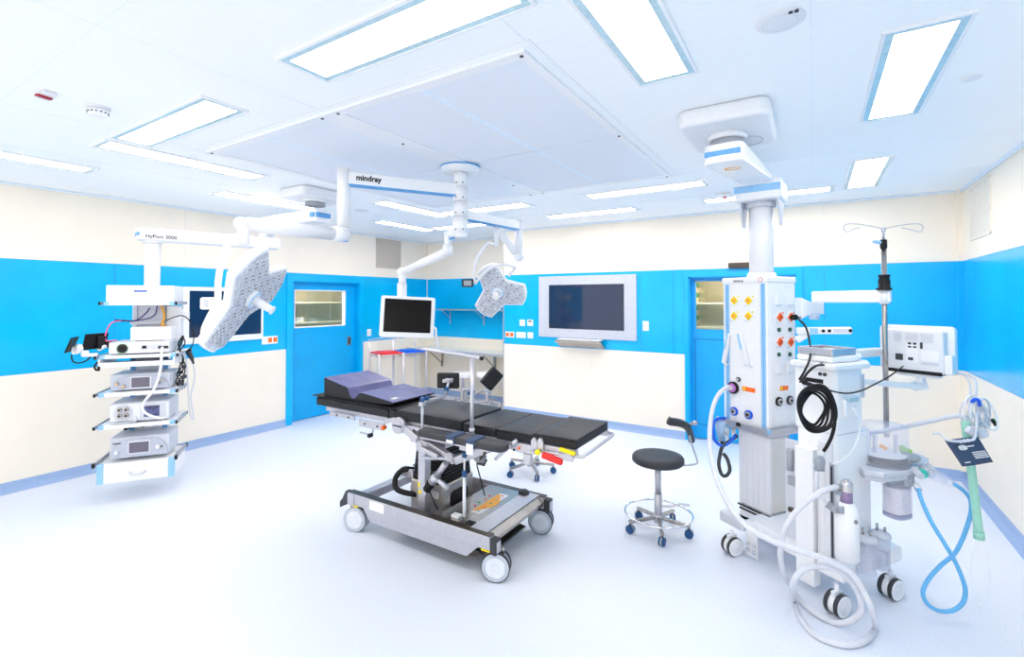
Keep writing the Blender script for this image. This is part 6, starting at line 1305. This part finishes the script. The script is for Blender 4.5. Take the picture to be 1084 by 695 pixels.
# ---- hoses and leads
F_, c = outlet('R', 836, 335.5, 0, None, ''); s0 = F_ @ Vector((0, 0, 0.012)); m = MB(); m.cyl(s0, F_ @ Vector((0, 0, 0.05)), 0.022, n=18); m.tube([F_ @ Vector((0, 0, 0.04)), F_ @ Vector((0.03, 0, 0.06)), W(846, 338, 3.5), W(853, 346, 3.4), W(857, 362, 3.3), W(857.5, 378, 3.1), W(852, 392, 3.0), W(846, 402, 3.0)], 0.007, 8)
single('power_cable', m, M_BLACK, 'black cable plugged into the upper right orange pendant socket', 'cable')
cable('black cable from the round inlet of the anaesthesia machine down to the coil', [W(872, 386, 2.95), W(864, 387, 2.9), W(856, 393, 2.9), W(850, 401, 2.95), W(847, 404, 3.0)], 0.007, M_BLACK)
cable('thin black lead running from the cable coil to the back of the patient monitor', [W(848, 402, 3.0), W(862, 407, 2.93), W(880, 413.5, 2.9), W(897, 416, 2.9), W(912, 413, 3.0), W(925, 407, 3.15), W(940, 399, 3.25), W(950, 392, 3.32), W(956, 387.5, 3.38)], 0.005, M_BLACK)
cable('thick black cable hanging from the coil to the grey connector', [W(850, 405, 2.98), W(862, 409, 2.9), W(876, 418, 2.88), W(882, 432, 2.88), W(883.5, 446, 2.88), W(881, 460, 2.88), W(876, 471, 2.9), W(872, 477, 2.92)], 0.010, M_BLACK)
hp = [(hose_start.x, hose_start.y, hose_start.z)]
pts = [Vector(hp[0])] + [W(*q_) for q_ in ((770, 409.5, 3.8), (761, 417, 3.74), (754.5, 432, 3.65), (751.5, 455, 3.5), (752.5, 480, 3.35), (759, 508, 3.2), (772, 535, 3.05), (790, 556, 2.93), (815, 571, 2.82), (845, 582, 2.75), (875, 592, 2.70), (900, 606, 2.66), (914, 625, 2.64), (923, 645, 2.61))]
fl = [(927, 664), (917, 677), (901, 682.5), (882, 680), (862, 671), (848, 655), (840, 635)]
pts += [WZ(px, py, 0.016) for px, py in fl]
pts += [W(*q_) for q_ in ((840, 615, 2.70), (852, 602, 2.72), (870, 599, 2.72), (888, 604, 2.71), (902, 617, 2.70), (911, 634, 2.69), (911, 648, 2.70), (900, 657, 2.74))]
pts += [WZ(px, py, 0.016) for px, py in ((885, 659), (868, 652), (852, 640), (838, 622))]
pts += [W(*q_) for q_ in ((829, 604, 2.93), (826, 582, 2.90), (831, 560, 2.88), (843, 541, 2.86), (860, 526, 2.84), (875, 518, 2.84), (886, 515, 2.85))]
cable('thick translucent white hose hanging from the pendant and looping over the floor', pts, 0.0165, M_TUBE, 'hose', 'hose')
bpts = [W(972, 517, 2.97), W(976, 530, 2.92), W(986, 552, 2.86), W(1000, 575, 2.82), W(1010, 592, 2.80), W(1018, 610, 2.79), W(1022, 625, 2.785), W(1019, 638, 2.78), W(1008, 646, 2.78), W(994, 646, 2.79), W(982, 639, 2.80), W(977, 627, 2.82), W(982, 614, 2.84), W(995, 599, 2.86), W(1010, 586, 2.88), W(1018, 572, 2.90), W(1024, 556, 2.92), W(1028, 541, 2.94), W(1027, 528, 2.95), W(1020, 519, 2.95), W(1010, 512, 2.93)]
m = MB(); m.tube(bpts, 0.0115, 10, 12, ribs=0.06); single('breathing_hose', m, M_BTUBE, 'light blue corrugated hose hanging in a figure-eight loop from the anaesthesia machine', 'hose')
m = MB(); m.cyl(W(969, 512, 3.0), W(973, 519, 2.97), 0.018, n=16); part('hose_end', m, M_GREYL, K)
tb2 = 2.84
o = thing('breathing_bag_hose', 'mint green corrugated tube with a limp clear bag hanging below the dark cuff', 'hose', W(1036, 645, tb2))
m = MB(); m.tube([W(1022, 446, tb2), W(1024, 465, tb2), W(1028, 495, tb2), W(1031, 520, tb2), W(1034, 545, tb2), W(1036, 562, tb2)], 0.021, 12, 16, ribs=0.05); m.cyl(W(1036, 562, tb2), W(1036.5, 570, tb2), 0.026, n=18); part('tube', m, M_MTUBE, o)
bb = W(1036.5, 570, tb2); z0_ = max(0.02, W(1037, 645, tb2).z)
m = MB(); m.lathe([(0.022, 0), (0.026, -0.03), (0.045, -0.10), (0.055, -0.20), (0.045, -0.30), (0.022, -0.36), (0.01, z0_-bb.z+0.02), (0.0, z0_-bb.z)], (bb.x, bb.y, bb.z), n=22)
for v in m.bm.verts:
    r_ = v.co - Vector((bb.x, bb.y, v.co.z)); v.co -= CF*(r_.dot(CF))*0.6
part('bag', m, M_BAGW, o)
# monitor lead coil with blue tie, cuff
random.seed(11)
cq = W(1034, 437, 2.86)
cable('pair of pale leads running down from the patient monitor to the coil', [W(1012, 396, 3.25), W(1020, 397, 3.15), W(1026, 405, 3.0), W(1027, 424, 2.88)], 0.006, M_GREYL)
cable('pale lead bending down from the right side of the patient monitor', [W(1012, 394, 3.25), W(1022, 396, 3.2), W(1031, 401, 3.0), W(1033, 410, 2.92), W(1032, 423, 2.88)], 0.007, M_GREYL)
for k in range(9):
    tilt = 0.25*math.sin(k*2.1); rx, rz = 0.050+0.008*math.sin(k*1.7), 0.082+0.010*math.cos(k*2.3); off = 0.022*math.cos(k*1.9)
    cx0 = cq + CR*(off + (0.02 if k % 3 == 0 else 0)) + UP*(0.01*math.sin(k)); pts = []
    for j in range(14):
        a = 2*math.pi*j/14; x_ = rx*math.cos(a); z_ = rz*math.sin(a)
        pts.append(cx0 + CR*(x_*math.cos(tilt+0.5) - z_*math.sin(tilt+0.25)) + UP*(x_*math.sin(tilt+0.25) + z_*math.cos(tilt+0.25)) + CF*(0.02*math.sin(a+k) + 0.005*k - 0.02))
    m = MB(); m.tube(pts, 0.0055, 7, 3, True); single('coiled_lead', m, M_GREYL if k % 2 else M_WHITE2, 'loop of pale monitor lead in the bundle held by a blue tie', 'cable', 'pale leads bundled above the dark cuff')
m = MB(); m.tube([W(1029, 425, 2.82), W(1032, 422.5, 2.80), W(1036, 424, 2.80), W(1037, 429, 2.82)], 0.010, 8); single('cable_tie', m, M_DBLUE, 'bright blue tie around the pale bundle of leads', 'cable tie')
for px, py, ex_ in ((1028, 456, 0.5), (1040, 459, -0.3)):
    m = MB(); m.box(W(px, py, 2.80), (0.055, 0.03, 0.045), 0.01, Rt @ Matrix.Rotation(ex_, 3, 'Y')); single('lead_plug', m, M_GREYL, 'pale grey plug at the lower ' + ('left' if px < 1035 else 'right') + ' side of the lead bundle above the cuff', 'plug')
m = MB(); m.cyl(W(1050, 444, 2.84), W(1054, 450, 2.84), 0.008, n=10); m.cyl(W(1051, 443, 2.86), W(1055, 448, 2.86), 0.006, n=10, mi=1); single('lead_ends', m, [M_BLACK, M_GREEN], 'dark lead ends sticking out right of the pale bundle', 'plug')
cc4 = [W(1001, 466, 2.80), W(1034, 461.5, 2.78), W(1052.5, 489, 2.74), W(1019.5, 493.5, 2.76)]
m = MB(); nq = (cc4[1]-cc4[0]).cross(cc4[3]-cc4[0]).normalized(); N = 8; gridv = []
for s_ in (0, 1):
    G_ = [[None]*(N+1) for _ in range(N+1)]
    for i in range(N+1):
        for j in range(N+1):
            u, v = i/N, j/N; p_ = cc4[0]*(1-u)*(1-v) + cc4[1]*u*(1-v) + cc4[2]*u*v + cc4[3]*(1-u)*v
            G_[i][j] = m.bm.verts.new(p_ + nq*(0.006*math.sin(u*5)*math.cos(v*3) + s_*0.008))
    gridv.append(G_)
for i in range(N):
    for j in range(N):
        for s_, G_ in enumerate(gridv):
            q_ = [G_[i][j], G_[i+1][j], G_[i+1][j+1], G_[i][j+1]]
            f = m.bm.faces.new(q_ if s_ else q_[::-1]); f.smooth = True
for k in range(N):
    for a_, b_ in (((k, 0), (k+1, 0)), ((N, k), (N, k+1)), ((k+1, N), (k, N)), ((0, k+1), (0, k))):
        m.bm.faces.new((gridv[0][a_[0]][a_[1]], gridv[0][b_[0]][b_[1]], gridv[1][b_[0]][b_[1]], gridv[1][a_[0]][a_[1]]))
cf = single('pressure_cuff', m, M_NAVYC, 'dark navy blood pressure cuff with white print hanging below the bundled leads', 'cuff')
if nq.dot(-cc4[0]) < 0: nf = -nq
else: nf = nq
base_off = (0.0145 if nf.dot(nq) > 0 else 0.007)
xd = (cc4[1]-cc4[0]).normalized(); ud = (cc4[0]-cc4[3]).normalized()
def onc(u, v): return cc4[0]*(1-u)*(1-v) + cc4[1]*u*(1-v) + cc4[2]*u*v + cc4[3]*(1-u)*v + nf*base_off
m = MB(); Fc2 = frame(onc(0, 0), xd, nf.cross(xd), nf)
for u in (0.40, 0.52, 0.64):
    p_ = onc(u, 0.10); m.cyl(p_ - nf*0.001, p_ + nf*0.001, 0.010, n=14)
for k, u in enumerate((0.24, 0.29, 0.35, 0.40, 0.45)):
    h_ = (0.02, 0.028, 0.03, 0.028, 0.02)[k]; p_ = onc(u, 0.33); m.bar(p_ - ud*h_/2*1.0, p_ + ud*h_/2, 0.006, 0.0015, up=nf)
for k in range(4): p_ = onc(0.72, 0.55+0.07*k); m.bar(p_ - xd*0.035, p_ + xd*0.035, 0.005, 0.0015, up=nf)
p_ = onc(0.60, 0.31); m.bar(p_ - xd*0.018, p_ + xd*0.018, 0.006, 0.0015, up=nf); p_ = onc(0.2, 0.87); m.bar(p_ - xd*0.014, p_ + xd*0.014, 0.005, 0.0015, up=nf)
part('white_print', m, M_WHITE, cf)
cable('pale lead lying across the top edge of the dark cuff', [W(988, 459, 2.82), W(992, 458, 2.82), W(998, 461, 2.80), W(1003, 465.5, 2.76), W(1014, 467, 2.74), W(1026, 466, 2.74), W(1032, 463, 2.74), W(1034, 450, 2.80), W(1034, 436, 2.83)], 0.007, M_GREYL)
# handset, blue hose and straps left of the pendant
th = 3.9
o = thing('handset', 'pale blue handset hanging from the rail left of the pendant', 'handset', W(763.5, 469, th))
m = MB(); m.cyl(W(762, 446, th), W(764, 466, th), 0.045, 0.022, n=20); m.cyl(W(764, 466, th), W(764.5, 471, th), 0.012, n=12, mi=1); part('body', m, [mat('pale_denim_plastic', (165, 195, 225), 0.4), M_BLACK], o)
m = MB(); m.tube([W(784, 449, 4.0), W(774, 444, 3.98), W(763, 442.5, 3.93), W(756, 446, 3.86), W(755, 456, 3.82), W(757, 466, 3.82), W(764, 471.5, 3.82), W(772, 468, 3.83), W(779, 460, 3.88)], 0.012, 10); single('blue_hose', m, M_DBLUE, 'bright blue hose curled around the pale handset left of the pendant', 'hose')
cable('black strap loop hanging below the pale handset', [W(780, 461, 3.88), W(772, 467, 3.84), W(765, 472, 3.82), W(762, 482, 3.82), W(761, 492, 3.82), W(764, 502, 3.82), W(769, 503, 3.82), W(772.5, 497, 3.82), W(770, 486, 3.82), W(766, 480, 3.82)], 0.014, M_GREYD, 'strap', 'strap')
m = MB(); m.cyl(W(769.5, 452, 3.95), W(769.5, 460, 3.95), 0.02, n=14); m.cyl(W(769.5, 460, 3.95), W(770, 466, 3.95), 0.012, n=12); m.cyl(W(776, 450, 3.98), W(777.5, 465, 3.95), 0.018, n=12); single('white_connector', m, M_WHITE, 'white connectors hanging from the rail between handset and pendant', 'connector')
